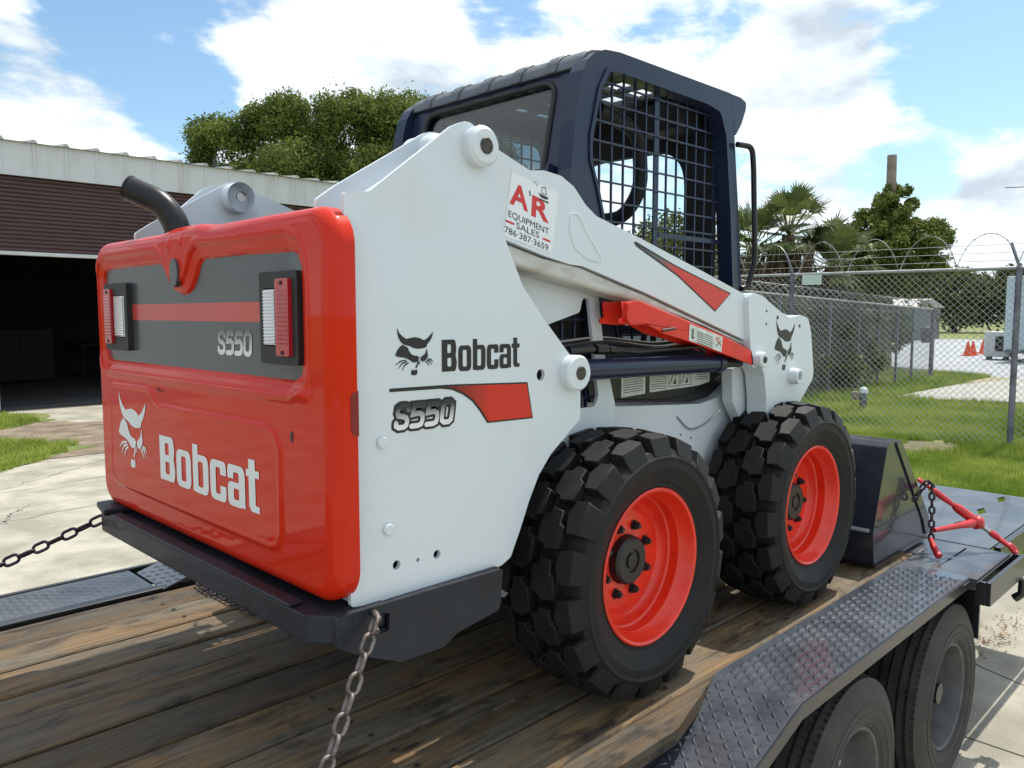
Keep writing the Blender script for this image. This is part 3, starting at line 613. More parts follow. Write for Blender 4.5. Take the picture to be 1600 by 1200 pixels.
pts += [(YF+.06, z), (YF+.06, 3.32)]
mb.poly(pts, (), 'x', 4.07, 12.0).build('roller_door', rolld, sh)
MB().box((4.07, YF-.03, 3.24), (12.0, YF+.05, 3.318)).build('door_bottom_bar', shedw, sh, bevel=.01)
# dim things inside
for (x0, y0, x1, y1, z1, lab) in ((5.2, 26, 7.0, 28, 1.6, 'dark storage cabinet standing in the shed gloom'), (8.0, 27, 10.4, 28.6, 1.1, 'dark workbench at the back of the shed')):
    c = thing('cabinet' if z1 > 1.2 else 'workbench', lab, 'cabinet' if z1 > 1.2 else 'workbench', ((x0+x1)/2, (y0+y1)/2, .06))
    if z1 > 1.2:
        MB().box((x0, y0, .12), (x1, y1, z1)).build('body', gloom, c, bevel=.02); MB().box((x0+.05, y0-.03, .2), (x0+.85, y0-.002, z1-.1)).build('door', gloom, c); MB().box((x0+.95, y0-.03, .2), (x1-.05, y0-.002, z1-.1)).build('door', gloom, c)
    else:
        MB().box((x0, y0, z1-.08), (x1, y1, z1)).build('top', gloom, c)
        for a in (x0+.05, x1-.13):
            for b in (y0+.05, y1-.13): MB().box((a, b, .06), (a+.08, b+.08, z1-.082)).build('leg', gloom, c)
# ================================================================== FENCES
def fence(name, label, A, B, h0, h1, posts, diamond, coil_r, arms, rail_r=.028, coil_n=14, wr=.0032):
    A = Vector((*A, 0)); B = Vector((*B, 0)); d = (B-A); Ln = d.length; d.normalize(); nrm = Vector((-d.y, d.x, 0))
    t = thing(name, label, 'fence', tuple(A))
    H = lambda s: h0+(h1-h0)*s/Ln
    MB().tube([A+Vector((0, 0, h0)), B+Vector((0, 0, h1))], rail_r, 10).build('top_rail', galv, t, ang=50)
    for s, r, lean in posts:
        mb = MB(); top = A+d*s+Vector((0, 0, H(s)+.02)); bot = A+d*s+nrm*lean
        mb.tube([bot, top], r, 12)
        if arms: mb.tube([top, top-nrm*.0+d*.12+Vector((0, 0, .36))], r*.5, 8)
        mb.build('post', galvp, t, ang=50)
    mb = MB(); p = diamond; mh = min(h0, h1)
    k = -int(mh/p)-1
    w = wr
    def wire(a, b):
        v = (b-a); n2 = nrm*w; e = v.normalized().cross(nrm)*w
        mb.add([a+n2, a-n2*.6+e, a-n2*.6-e, b+n2, b-n2*.6+e, b-n2*.6-e], [(0, 1, 4, 3), (1, 2, 5, 4), (2, 0, 3, 5)])
    s0 = -mh
    while s0 < Ln:
        for sg in (1, -1):
            sa, sb = (s0, s0+mh) if sg > 0 else (s0+mh, s0); za, zb = 0.03, mh
            pa, pb = sa, sb
            # clip to 0..Ln
            def at(tt): return pa+(pb-pa)*tt
            t0, t1 = 0.0, 1.0
            if pb != pa:
                ta = (0-pa)/(pb-pa); tb = (Ln-pa)/(pb-pa); lo, hi = min(ta, tb), max(ta, tb); t0 = max(t0, lo); t1 = min(t1, hi)
            if t1 > t0:
                wire(A+d*at(t0)+Vector((0, 0, (za+(zb-za)*t0)*H(at(t0))/mh)), A+d*at(t1)+Vector((0, 0, (za+(zb-za)*t1)*H(at(t1))/mh)))
        s0 += p
    mb.build('chain_link_mesh', galv, t, kind='stuff')
    pts = []; n = coil_n*22
    for i in range(n+1):
        a = 2*PI*i/22; s = Ln*i/n; pts.append(A+d*(s-coil_r*.55*math.cos(a))+nrm*coil_r*math.cos(a)+Vector((0, 0, H(s)+coil_r*(.85 if arms else .1)+coil_r*math.sin(a))))
    MB().tube(pts, .0065, 4).build('razor_coil', galv, t, ang=60)
    mb = MB()
    for i in range(0, n, 2):
        c = pts[i]; q = (pts[i+1]-pts[i]).normalized(); r2 = q.cross(nrm).normalized(); mb.add([c-q*.016, c+r2*.018, c+q*.016, c-r2*.018], [(0, 1, 2, 3)])
    mb.build('razor_barbs', galv, t, kind='stuff')
    if arms:
        for k in range(3):
            MB().tube([A+d*(.04*k+.04)+Vector((0, 0, h0+.12*(k+1))), B+d*(.04*k)+Vector((0, 0, h1+.12*(k+1)))], .004, 4).build('barbed_wire', galv, t)
    return t
NF = fence('near_fence', 'tall chain link fence with razor wire on top behind the bucket', (14.3, 1.0), (12.1, 13.0), 2.73, 2.68,
      [(2.22, .045, 0), (5.55, .038, 0), (8.9, .038, 0), (11.9, .038, 0)], .10, .29, True, coil_n=15)
fence('far_fence', 'lower chain link fence running away to the grey lot', (12.7, 8.3), (27.0, 8.45), 2.56, 2.17,
      [(.3, .04, 0), (3.9, .04, 0), (6.6, .035, 0), (8.4, .03, 0), (9.8, .035, 0), (11.2, .035, 0), (12.5, .04, 0), (14.3, .07, 0)], .11, .21, False, coil_n=36)
s_ = MB().add([(13.33, 6.27, 2.53), (13.39, 5.96, 2.53), (13.39, 5.96, 2.70), (13.33, 6.27, 2.70), (13.345, 6.27, 2.53), (13.405, 5.96, 2.53), (13.405, 5.96, 2.70), (13.345, 6.27, 2.70)], [(0, 1, 2, 3), (4, 7, 6, 5), (0, 4, 5, 1), (1, 5, 6, 2), (2, 6, 7, 3), (3, 7, 4, 0)]).xform(Matrix.Translation((-.05, 0, 0)))
tag(s_.build('fence_sign', signw), 'small blank pale sign hanging on the near fence rail', 'sign')
# small things beyond the fence
t = thing('bollard', 'short grey pipe post with a white cap standing in the grass', 'bollard', (16.6, 6.45, 0))
MB().lathe([(0, 0.001), (0, .07), (.42, .07)], 16).xform(Matrix.Translation((16.6, 6.45, 0)) @ Matrix.Rotation(PI/2, 4, 'X')).build('pipe', galvp, t, ang=50)
MB().lathe([(.42, .085), (.50, .08), (.54, .04), (.545, .001)], 16).xform(Matrix.Translation((16.6, 6.45, 0)) @ Matrix.Rotation(PI/2, 4, 'X')).build('cap', white, t, ang=50)
MB().box((16.5, 6.5, .28), (16.62, 6.66, .44)).build('valve_box', postwood, t, bevel=.01)
cone0 = None
conespots = [(42.6, 11.72, 'nearest traffic cone left of the stack'), (43.4, 11.72, 'traffic cone just right of the nearest one'), (46, 11.95, 'traffic cone nearest the white box'), (45.2, 11.58, 'traffic cone in front of the white box'), (47.0, 12.0, 'farthest traffic cone near the white box')]
for x, y, lab in conespots:
    if cone0 is None:
        cone0 = thing('traffic_cone', 'orange '+lab, 'traffic cone', (x, y, .012), 'orange cones on the grey lot')
        mb = MB(); mb.lathe([(.05, .19), (.70, .035), (.72, .02), (.72, .001)], 16); mb.xform(Matrix.Rotation(PI/2, 4, 'X')); link('cone_body', mb.mesh('cone_body'), orange, cone0, ang=50)
        mb = MB(); mb.poly(rrect(-.24, -.24, .24, .24, .06), (), 'z', 0, .05); link('cone_base', mb.mesh('cone_base'), orange, cone0)
    else:
        c = copy_tree(cone0, (x, y, .012)); c['label'] = 'orange '+lab
t = thing('rubbish_bin', 'small dark bin at the edge of the grey lot', 'bin', (60.5, 19.3, .012))
mb = MB(); mb.lathe([(0, .001), (0, .36), (.95, .42), (1.0, .44), (1.08, .38), (1.15, .001)], 20).xform(Matrix.Rotation(PI/2, 4, 'X')); link('bin_body', mb.mesh('b'), blackmatte, t, ang=50)
mb = MB(); mb.lathe([(.80, .43), (.88, .45), (.9, .425)], 20).xform(Matrix.Rotation(PI/2, 4, 'X')); link('rim_band', mb.mesh('b'), greypanel, t, ang=50)
t = thing('utility_box', 'small white box with a dark opening beside the pale trailer', 'box', (40.2, 9.85, .012))
MB().box((39.7, 9.3, .15), (40.9, 10.3, 1.25)).build('housing', shedw, t, bevel=.04); MB().box((39.66, 9.35, .4), (39.697, 9.85, 1.05)).build('opening', blackmatte, t)
MB().box((39.75, 9.35, .012), (39.95, 9.55, .149)).box((39.75, 10.0, .012), (39.95, 10.2, .149)).build('foot', blackmatte, t)
t = thing('box_trailer', 'tall pale blue box trailer standing at the right picture edge', 'trailer', (40, 5.5, .012))
MB().box((38.5, 4.0, .5), (50, 9.25, 3.6)).build('box_wall', boxm, t, bevel=.04)
MB().box((38.3, 3.9, .38), (50, 9.15, .498)).build('chassis', farwall, t)
for y in (4.4, 8.3): 
    mb = MB(); mb.lathe([(-.12, .001), (-.12, .3), (-.1, .38), (.1, .38), (.12, .3), (.12, .001)], 20, (38.9, y, .395)); mb.build('wheel', rubber2, t, ang=40)
t = thing('grey_shed', 'low grey shed half hidden behind the far fence', 'shed', (67, 24, 0))
MB().box((64, 21.4, 0), (70, 26.5, 2.5)).build('wall', farwall, t); MB().add([(63.7, 21.1, 2.51), (63.7, 26.8, 2.51), (70.3, 26.8, 2.51), (70.3, 21.1, 2.51), (67, 21.1, 3.2), (67, 26.8, 3.2)], [(0, 4, 5, 1), (3, 2, 5, 4), (0, 3, 4), (1, 5, 2), (0, 1, 2, 3)]).build('roof', shedroof, t)
mb = MB(); mb.tube([(33.2, 8.2, 6.55), (34.5, 2, 6.35), (36, -6, 6.4)], .018, 5); tag(mb.build('power_line', blackmatte), 'thin dark cable crossing the sky at the right', 'cable')

# ================================================================== TRAILER
ZD = 0.892
tr = thing('flatbed_trailer', 'black flatbed trailer with wooden deck carrying the white loader', 'trailer', (2.3, 2.31, 0.0))
y = 1.292
for k in range(10):
    w = 0.2035; jz = random.uniform(-.008, .001)
    MB().box((-2.2, y+.004, ZD-.05), (4.02, y+w-.008, ZD+jz)).build('plank', wood, tr, bevel=.006, seg=1); y += w
MB().poly([(-2.2, 1.184), (1.83, 1.184), (2.19, 1.284), (2.19, 1.289), (-2.2, 1.289)], (), 'z', ZD-.05, ZD-.002).build('plank', wood, tr, bevel=.004, seg=1)
MB().box((-2.2, 1.235, ZD-.16), (2.19, 1.285, ZD-.052)).box((2.2, 1.235, ZD-.16), (5.6, 1.285, ZD-.031)).build('side_rail', frame_b, tr)
MB().box((-2.2, 3.345, ZD-.16), (5.6, 3.40, ZD+.004)).build('side_rail', frame_b, tr, bevel=.004)
for k in range(9): MB().box((-2+.8*k, 1.29, ZD-.16), (-1.93+.8*k, 3.34, ZD-.056)).build('cross_member', frame_b, tr)
MB().box((-2.2, 1.9, ZD-.40), (5.5, 1.98, ZD-.162)).build('main_beam', frame_b, tr); MB().box((-2.2, 2.7, ZD-.40), (5.5, 2.78, ZD-.162)).build('main_beam', frame_b, tr)
# tread plate lugs on a plane patch
def lugs(mb, o, U, V, lu, lv, p=.029, ln=.0295, wd=.0095, ht=.0036):
    o = Vector(o); U = Vector(U).normalized(); V = Vector(V).normalized(); N = U.cross(V).normalized()
    if N.z < 0 and abs(N.z) > .2: N = -N
    nu = int(lu/p); nv = int(lv/p)
    for i in range(nu):
        for j in range(nv):
            c = o+U*(i+.5)*p+V*(j+.5)*p; a = PI/4 if (i+j) % 2 else -PI/4
            d = U*math.cos(a)+V*math.sin(a); e = -U*math.sin(a)+V*math.cos(a)
            q = [c-d*ln/2, c-d*ln/4+e*wd/2, c+d*ln/4+e*wd/2, c+d*ln/2, c+d*ln/4-e*wd/2, c-d*ln/4-e*wd/2, c-d*ln/4+N*ht, c+d*ln/4+N*ht]
            mb.add(q, [(0, 1, 6), (1, 2, 7, 6), (2, 3, 7), (3, 4, 7), (4, 5, 6, 7), (5, 0, 6)])
# right fender: flat top, sloped rear and front flaps, folded outer lip
ZF = ZD+.004
prof = [(1.30, .585), (1.72, .745), (2.20, ZF), (3.74, ZF), (4.12, ZF-.01)]
y0, y1 = 1.0, 1.285
def fender(side):
    a, b = (y0, y1) if side == 0 else (mirror_y(y1)+.33, mirror_y(y0)+.34)
    pr_ = prof if side == 0 else [(1.26, ZF), (1.38, ZF+.035), (1.9, ZF+.04), (3.74, ZF+.04), (4.0, ZF)]
    f = MB(); top = [(x, z) for x, z in pr_]; bot = [(x, z-.006) for x, z in reversed(pr_)]
    f.poly(top+bot, (), 'y', a, b)
    fo = f.build('fender' if side == 0 else 'fender', tread, tr)
    ye = a if side == 0 else b
    f = MB(); f.poly(top+[(x, z-.05) for x, z in reversed(pr_)], (), 'y', ye-.006 if side == 0 else ye, ye if side == 0 else ye+.006); f.build('fender_lip', frame_b, fo, bevel=.0025, seg=1)
    lm = MB()
    for (xa, za), (xb, zb) in zip(pr_[:-1], pr_[1:]):
        if xb > 3.8: continue
        U = Vector((xb-xa, 0, zb-za)); lugs(lm, (xa, a+.004, za+.0005), U, (0, 1, 0), U.length, b-a-.006)
    lm.build('tread_lugs', tread, fo, kind='stuff')
    if side == 0:
        MB().box((1.2, a+.01, .5), (1.206, b, .62)).build('fender_flap', frame_b, fo)
fender(0); fender(1)
# steel outrigger deck on the left rear
MB().box((-2.2, 3.402, ZD-.06), (1.25, 3.69, ZD+.002)).build('side_deck_plate', plate, tr, bevel=.003, seg=1)
lm = MB(); lugs(lm, (-2.2, 3.41, ZD+.0025), (1, 0, 0), (0, 1, 0), 3.44, .27, ht=.0014); lm.build('side_deck_lugs', plate, tr, kind='stuff')
MB().box((-2.2, 3.69, ZD-.09), (1.4, 3.715, ZD+.006)).build('side_edge', frame_b, tr)
# front steel deck and ramp beyond the planks
MB().box((4.022, 1.285, ZD-.05), (4.33, 3.345, ZD+.001)).build('front_deck_plate', plate, tr, bevel=.003, seg=1)
MB().poly([(3.80, 0.965), (4.33, 0.965), (4.33, 1.283), (3.80, 1.283)], [rrect(3.86, 1.135, 4.05, 1.147, .002), rrect(4.09, 1.135, 4.28, 1.147, .002)], 'z', ZD-.03, ZD+.002).build('front_deck_plate', plate, tr)
def ramp(ya, yb):
    hs = []
    for i in range(3):
        for j in range(2):
            cx_ = 4.75+.42*i; cy_ = ya+(yb-ya)*(.28+.45*j)+(.12 if i % 2 else 0)*(yb-ya)*.0
            hs.append([(cx_-.10, cy_-.012), (cx_-.02, cy_-.03), (cx_+.10, cy_+.012), (cx_+.02, cy_+.03)])
    r = MB(); r.poly([(4.36, ya), (5.75, ya), (5.75, yb), (4.36, yb)], hs, 'z', -.008, 0); r.xform(Matrix.Translation((0, 0, ZD)))
    r.build('ramp', plate, tr)
ramp(1.06, 1.95); ramp(2.4, 3.3)
MB().tube([(4.345, 1.03, ZD-.012), (4.345, 3.3, ZD-.012)], .012, 8).build('hinge', frame_b, tr, ang=50)
MB().box((4.4, 1.02, ZD-.1), (5.75, 1.052, ZD+.004)).build('ramp_edge', frame_b, tr, bevel=.003); 
for ya in (1.0, 1.02): pass
# stake channel along the right front edge
MB().box((3.78, .905, ZD-.10), (4.36, .925, ZD+.004)).build('stake_rail', frame_b, tr, bevel=.003)
MB().box((3.78, .955, ZD-.10), (4.36, .963, ZD-.006)).build('stake_rail', frame_b, tr)
for x_ in (3.78, 4.34): MB().box((x_, .925, ZD-.10), (x_+.02, .955, ZD+.002)).build('stake_pocket', frame_b, tr, bevel=.002)
MB().tube([(4.30, .90, ZD-.10), (4.30, .90, ZD-.17), (4.30, .93, ZD-.20)], .02, 8).build('tie_loop', frame_b, tr, ang=50)
# fender front bracket and mud flap
MB().box((4.0, 1.0, .56), (4.015, 1.28, .89)).build('mud_flap', frame_b, tr)
MB().poly([(3.70, .885), (4.02, .885), (4.02, .80), (3.95, .80), (3.78, .85)], (), 'y', .985, 1.0).build('fender_brace', frame_b, tr)
def road_wheel(x, y, dish):
    w = thing('wheel', '', '', (x, y, .40)); del w['label']; del w['category']
    w.parent = tr; w.location = Vector((x, y, .40))-tr.location
    hw = .12; R = .40; mb = MB()
    prof = [(-.085, .225), (-.104, .232), (-.106, .240), (-.112, .245), (-.119, .27), (-.122, .272), (-.122, .278), (-.120, .280), (-.122, .305), (-.124, .307), (-.124, .312), (-.121, .314), (-.120, .33), (-.108, .365), (-.098, .383), (-.094, .392)]
    for g in (-.058, -.022, .022, .058): prof += [(g-.006, R-.001 if abs(g) < .05 else R-.003), (g-.005, R-.014), (g+.005, R-.014), (g+.006, R-.001 if abs(g) < .05 else R-.003)]
    prof += [(.094, .392), (.108, .365), (.12, .33), (.112, .245), (.085, .225)]
    mb.lathe(prof, 72)
    o = link('tyre', mb.mesh('tyre'), rubber2, w, ang=30)
    # little notches round the shoulder rib
    nb = MB()
    for k in range(90):
        a = 2*PI*k/90; 
        for yy in (-.0965, -.062): 
            c, s_ = math.cos(a), math.sin(a); nb.add([(R*.995*s_+.004*c, yy, R*.995*c-.004*s_), (R*.995*s_-.004*c, yy, R*.995*c+.004*s_), (R*.999*s_-.004*c, yy+.012, R*.999*c+.004*s_), (R*.999*s_+.004*c, yy+.012, R*.999*c-.004*s_)], [(0, 1, 2, 3)])
    link('tread_sipes', nb.mesh('s'), frame_b, w, kind='stuff')
    mb = MB(); rp = [(-.098, .232), (-.104, .225), (-.098, .215), (-.06, .20), (.0, .185), (.02+dish, .17), (.03+dish, .14), (.0+dish, .11), (-.01+dish, .10), (-.01+dish, .06)]
    mb.lathe(rp, 56); link('rim', mb.mesh('rim'), rimgrey, w, ang=35)
    mb = MB(); mb.lathe([(.03+dish, .068), (-.05+dish, .062), (-.07+dish, .045), (-.075+dish, .001)], 28); link('hub', mb.mesh('hub'), rimgrey if dish < 0 else frame_b, w, ang=35)
    for k in range(8):
        a = 2*PI*k/8; mb = MB(); mb.lathe([(.0+dish, .012), (-.03+dish, .012), (-.03+dish, .001)], 6, (math.sin(a)*.085, 0, math.cos(a)*.085)); link('wheel_nut', mb.mesh('n'), steelm, w)
    return w
for x_, d_ in ((2.66, .0), (3.66, .03)):
    road_wheel(x_, 1.12, d_); road_wheel(x_, 3.56, d_)
MB().tube([(2.66, 1.05, .4), (2.66, 3.6, .4)], .045, 10).build('axle', frame_b, tr, ang=50); MB().tube([(3.66, 1.05, .4), (3.66, 3.6, .4)], .045, 10).build('axle', frame_b, tr, ang=50)
for k in range(26):    # carriage bolts in the deck
    pass
mb = MB()
for xx in (-1.2, -.4, .42, 1.2, 2.0, 2.8):
    for k in range(10):
        for oo in (.05, .15): mb.lathe([(0, .011), (.0025, .008), (.003, .001)], 8, (0, 0, 0)) if False else mb.add([(xx+.009*math.cos(a*PI/4), 1.292+.2035*k+oo+.009*math.sin(a*PI/4), ZD+.0035) for a in range(8)], [tuple(range(8))])
mb.build('deck_screws', pinm, tr, kind='stuff')

# ================================================================== SKID STEER LOADER
ld = thing('skid_steer_loader', 'white skid steer loader with red rear door chained on the wooden deck', 'loader', (1.93, 2.14, ZD))
# ---- uprights
PAN = rounded([(.955, 1.395), (.955, 2.295), (1.02, 2.303), (1.254, 2.478), (1.312, 2.505), (1.369, 2.454), (1.366, 2.404), (1.377, 2.355), (1.432, 2.225), (1.495, 2.111), (1.581, 2.021), (1.672, 1.935), (1.715, 1.90), (1.728, 1.842),
               (1.73, 1.741), (1.685, 1.712), (1.655, 1.69), (1.605, 1.655), (1.558, 1.605), (1.52, 1.54), (1.487, 1.47), (1.450, 1.400), (1.415, 1.385), (1.008, 1.389)],
              [.01, .01, .03, .03, .06, .03, .03, .05, .05, .05, .03, .02, .02, .02, .02, .03, .03, .03, .03, .03, .03, .02, .02, .01], 4)
HOLES = [[(x+r*math.cos(a*PI/8), z+r*math.sin(a*PI/8)) for a in range(16)] for x, z, r in ((1.564, 1.876, .016), (1.08, 1.463, .011), (1.20, 1.462, .011), (1.142, 1.461, .005))]
def cyl_y(x, z, y0_, y1_, r, mat, name, par, bev=.004, seg=40, ang=35):
    s = 1 if y1_ > y0_ else -1
    mb = MB(); mb.lathe([(y0_, .0005), (y0_, r-bev), (y0_+s*bev, r), (y1_, r)], seg, (x, 0, z)); return mb.build(name, mat, par, ang=ang)
for side in (0, 1):
    f = (lambda y: y) if side == 0 else mirror_y
    a, b = sorted((f(1.46), f(1.472))); MB().poly(PAN if side == 0 else [(max(p[0], 1.0), min(p[1], 2.24+(p[0]-.99)*1.0)) if p[0] < 1.12 and p[1] > 2 else p for p in PAN], HOLES, 'y', a, b).build('upright_plate', white, ld, bevel=.002, seg=1)
    INN = rounded([(.97, 1.5), (.97, 2.295), (1.02, 2.33), (1.22, 2.450), (1.30, 2.50), (1.37, 2.475), (1.43, 2.30), (1.56, 2.185), (1.962, 2.135), (2.0, 1.92), (2.06, 1.745), (2.06, 1.62), (1.2, 1.5)], [.01, .01, .05, .05, .07, .05, .05, .03, .01, .05, .01, .01, .01], 5)
    HI = rounded([(1.56, 1.75), (1.56, 1.965), (1.88, 2.044), (1.892, 2.088), (1.922, 2.088), (1.930, 2.04), (1.946, 1.934), (1.974, 1.778), (1.955, 1.747)], [.01, .01, .02, .02, .02, .02, .02, .02, .02], 4)
    HO = rounded([(1.03, 2.20), (1.13, 2.27), (1.20, 2.285), (1.2, 2.1), (1.03, 2.1)], .03, 4)
    a, b = sorted((f(1.592), f(1.604))); MB().poly(INN, [HI, HO], 'y', a, b).build('inner_plate', white, ld, bevel=.003, seg=1)
    # web that joins the two plates at the back and the curved top cover
    a, b = sorted((f(1.474), f(1.590))); MB().box((.965, a, 1.40), (.977, b, 2.20)).build('upright_web', white, ld)
    cv = [(.97, 2.20), (1.0, 2.25), (1.07, 2.31), (1.14, 2.355), (1.22, 2.385), (1.30, 2.395)]
    MB().poly(cv+[(x, z-.012) for x, z in reversed(cv)], (), 'y', *sorted((f(1.535), f(1.59)))).build('upright_cover', white, ld, bevel=.004)
    # pivot boss and pins
    cyl_y(1.335, 2.440, f(1.426), f(1.46), .049, white, 'pivot_boss', ld, .009)
    cyl_y(1.335, 2.440, f(1.422), f(1.43), .020, pinm, 'pivot_pin', ld, .002)
    cyl_y(1.305, 2.437, f(1.56), f(1.66), .05, white, 'pivot_boss', ld, .012)
    cyl_y(1.305, 2.437, f(1.655), f(1.664), .018, steelm, 'pivot_pin', ld, .002)
    cyl_y(1.687, 1.876, f(1.426), f(1.46), .050, white, 'cylinder_boss', ld, .006)
    cyl_y(1.690, 1.876, f(1.421), f(1.43), .019, pinm, 'cylinder_pin', ld, .002)
    for x, z in ((1.042, 1.753), (1.056, 1.552)): cyl_y(x, z, f(1.452), f(1.46), .014, white, 'plug', ld, .003, 16)
    # ---- lift arm: box section with a soft lower chamfer
    ARM = [(1.30, 2.37), (1.28, 2.44), (1.31, 2.49), (1.375, 2.487), (1.406, 2.470), (1.56, 2.419), (1.617, 2.426), (1.687, 2.42), (1.742, 2.396), (1.793, 2.351), (1.843, 2.323), (2.057, 2.274), (2.429, 2.183), (2.893, 2.065), (3.055, 2.035),
           (3.05, 1.88), (2.746, 1.935), (2.095, 2.105), (1.962, 2.135), (1.786, 2.176), (1.725, 2.179), (1.623, 2.197), (1.471, 2.231), (1.38, 2.27)]
    ARM = rounded(ARM, .02, 3)
    a, b = sorted((f(1.50), f(1.575))); MB().poly(ARM, (), 'y', a, b).build('lift_arm', white, ld, bevel=.009, seg=3)
    # lower roll of the arm, tucked in from the outer face
    low = [(1.471, 2.225), (1.623, 2.192), (1.79, 2.172), (1.962, 2.13), (2.095, 2.10), (2.746, 1.93), (2.76, 1.905), (2.56, 1.957), (2.095, 2.066), (1.83, 2.112), (1.66, 2.140), (1.50, 2.165)]
    MB().poly(low, (), 'y', *sorted((f(1.5035), f(1.59)))).build('arm_lower_web', grimy, ld, bevel=.012, seg=3)
    # pressed rib on the arm
    MB().tube([(p[0], f(1.4995), p[1]) for p in rounded([(1.725, 2.325), (1.762, 2.318), (1.80, 2.27), (1.865, 2.205), (1.86, 2.190), (1.80, 2.198), (1.745, 2.225), (1.722, 2.27)], .025, 5)], .0022, 6, closed=True).build('arm_rib', white, ld, ang=60)
    # front knuckle plate
    KN = [(2.70, 2.10), (2.735, 2.118), (2.80, 2.108), (2.96, 2.045), (3.03, 2.024), (3.135, 2.034), (3.20, 2.02), (3.228, 1.96), (3.262, 1.80), (3.255, 1.765), (3.12, 1.66), (3.06, 1.60), (2.86, 1.62), (2.86, 1.70), (2.84, 1.80), (2.80, 1.86), (2.775, 1.84), (2.745, 1.835), (2.72, 1.94)]
    KN = rounded(KN, [.03, .03, .03, .03, .03, .04, .04, .03, .03, .03, .02, .02, .02, .03, .03, .02, .01, .02, .04], 4)
    MB().poly(KN, (), 'y', *sorted((f(1.478), f(1.56)))).build('arm_end_plate', white, ld, bevel=.006, seg=2)
    cyl_y(2.775, 1.868, f(1.445), f(1.50), .030, white, 'link_boss', ld, .005, 28); cyl_y(2.775, 1.868, f(1.441), f(1.447), .013, pinm, 'link_pin', ld, .001, 16)
    mb = MB(); mb.lathe([(f(1.462)-0, .016), (f(1.440), .018), (f(1.438), .026), (f(1.44), .030), (f(1.478), .034)], 28, (3.06, 0, 1.79)); mb.build('end_boss', white, ld, ang=35)
    for x, z, r in ((2.84, 2.05, .005), (2.84, 2.0, .005), (2.93, 2.025, .008), (3.12, 1.99, .007)): cyl_y(x, z, f(1.4765), f(1.48), r, pinm, 'bolt_hole', ld, .0005, 12)
    # bent steering bracket below the knuckle
    MB().poly(rounded([(2.775, 1.70), (2.765, 1.83), (3.0, 1.85), (3.0, 1.76), (2.98, 1.60), (2.86, 1.60)], [.03, .01, .01, .01, .01, .03], 4), (), 'y', *sorted((f(1.575), f(1.62)))).build('link_bracket', white, ld, bevel=.006)
    # ---- lift cylinder
    yc = f(1.535)
    mb = MB(); mb.tube([(1.70, yc, 1.874), (2.585, yc, 1.860)], .0325, 28); mb.build('lift_cylinder', navy, ld, ang=40)
    mb = MB(); mb.tube([(2.565, yc, 1.860), (2.60, yc, 1.860)], .036, 28); mb.build('cylinder_gland', navy, ld, ang=40)
    mb = MB(); mb.tube([(2.59, yc, 1.860), (2.82, yc, 1.856)], .02, 20); mb.build('cylinder_rod', blackm, ld, ang=40)
    mb = MB(); mb.tube(bend([(1.74, yc-.0, 1.93), (1.92, yc, 1.932), (2.02, yc, 1.925), (2.10, yc+.0, 1.918), (2.46, yc, 1.926), (2.50, yc, 1.905)], r=.03), .0085, 10)
    mb.build('hydraulic_hose', blackm, ld, ang=50)
    mb = MB(); mb.tube([(1.76, yc, 1.931), (1.87, yc, 1.933)], .0135, 12).tube([(1.885, yc, 1.932), (1.94, yc, 1.930)], .016, 6).tube([(1.95, yc, 1.929), (1.985, yc, 1.926)], .0125, 6); mb.build('hose_fitting', blackm, ld, ang=30)
    for q, (dz, dy) in enumerate(((.022, .03), (.034, .05))):
        MB().tube(bend([(1.78, f(1.56+dy), 1.915+dz), (2.0, f(1.56+dy), 1.93+dz), (2.3, f(1.57+dy), 1.90+dz), (2.62, f(1.58+dy), 1.915+dz), (2.8, f(1.60+dy), 1.86)], r=.08), .007, 8).build('hydraulic_hose', blackmatte, ld, ang=50)
    # ---- radiator side grille and tank behind the inner plate
    MB().box((1.55, *sorted((f(1.68), f(1.70)))[:1], 1.72), (2.0, sorted((f(1.68), f(1.70)))[1], 2.10)).build('engine_side_cover', blackmatte, ld)
    mb = MB()
    for x in np.arange(1.60, 1.99, .058): mb.box((x, *sorted((f(1.625), f(1.633)))[:1], 1.73), (x+.009, sorted((f(1.625), f(1.633)))[1], 2.11))
    for z in np.arange(1.77, 2.10, .062): mb.box((1.56, sorted((f(1.624), f(1.632)))[0], z), (1.99, sorted((f(1.624), f(1.632)))[1], z+.008))
    mb.build('engine_side_grille', navy, ld)
# red arm support under the right arm
f0 = [(1.94, 2.076), (2.034, 2.078), (2.10, 2.062), (2.527, 1.962), (2.735, 1.903), (2.762, 1.842), (2.73, 1.852), (2.53, 1.898), (2.245, 1.960), (2.16, 1.975), (2.07, 2.006), (2.01, 2.004), (1.93, 2.010), (1.925, 2.022), (1.948, 2.03)]
as_ = MB().poly(f0, (), 'y', 1.478, 1.484).build('arm_support', redlink, ld, bevel=.002, seg=1)
MB().poly([(2.02, 2.072), (2.10, 2.062), (2.735, 1.90), (2.73, 1.890), (2.10, 2.05), (2.02, 2.06)], (), 'y', 1.486, 1.55).build('support_web', redlink, as_)
MB().poly(f0, (), 'y', 1.55, 1.556).build('support_flange', redlink, as_)
MB().poly(rounded([(1.945, 2.012), (1.95, 2.074), (2.0, 2.080), (2.0, 2.01)], .02, 4), (), 'y', 1.462, 1.4775).build('support_end_cap', redlink, as_, bevel=.004)
MB().tube([(2.15, 1.476, 1.986), (2.18, 1.466, 1.990), (2.205, 1.464, 1.992)], .0045, 8).build('locking_pin', pinm, as_, ang=50)
pr = Print((0, 1.4765, 0), (1, 0, 0), (0, 0, 1), (0, -1, 0))
pr.shape([(2.31, 2.006), (2.522, 1.958), (2.518, 1.904), (2.306, 1.951)]); pr.build('warning_label', labelm, as_)
pr = Print((0, 1.4755, 0), (1, 0, 0), (0, 0, 1), (0, -1, 0))
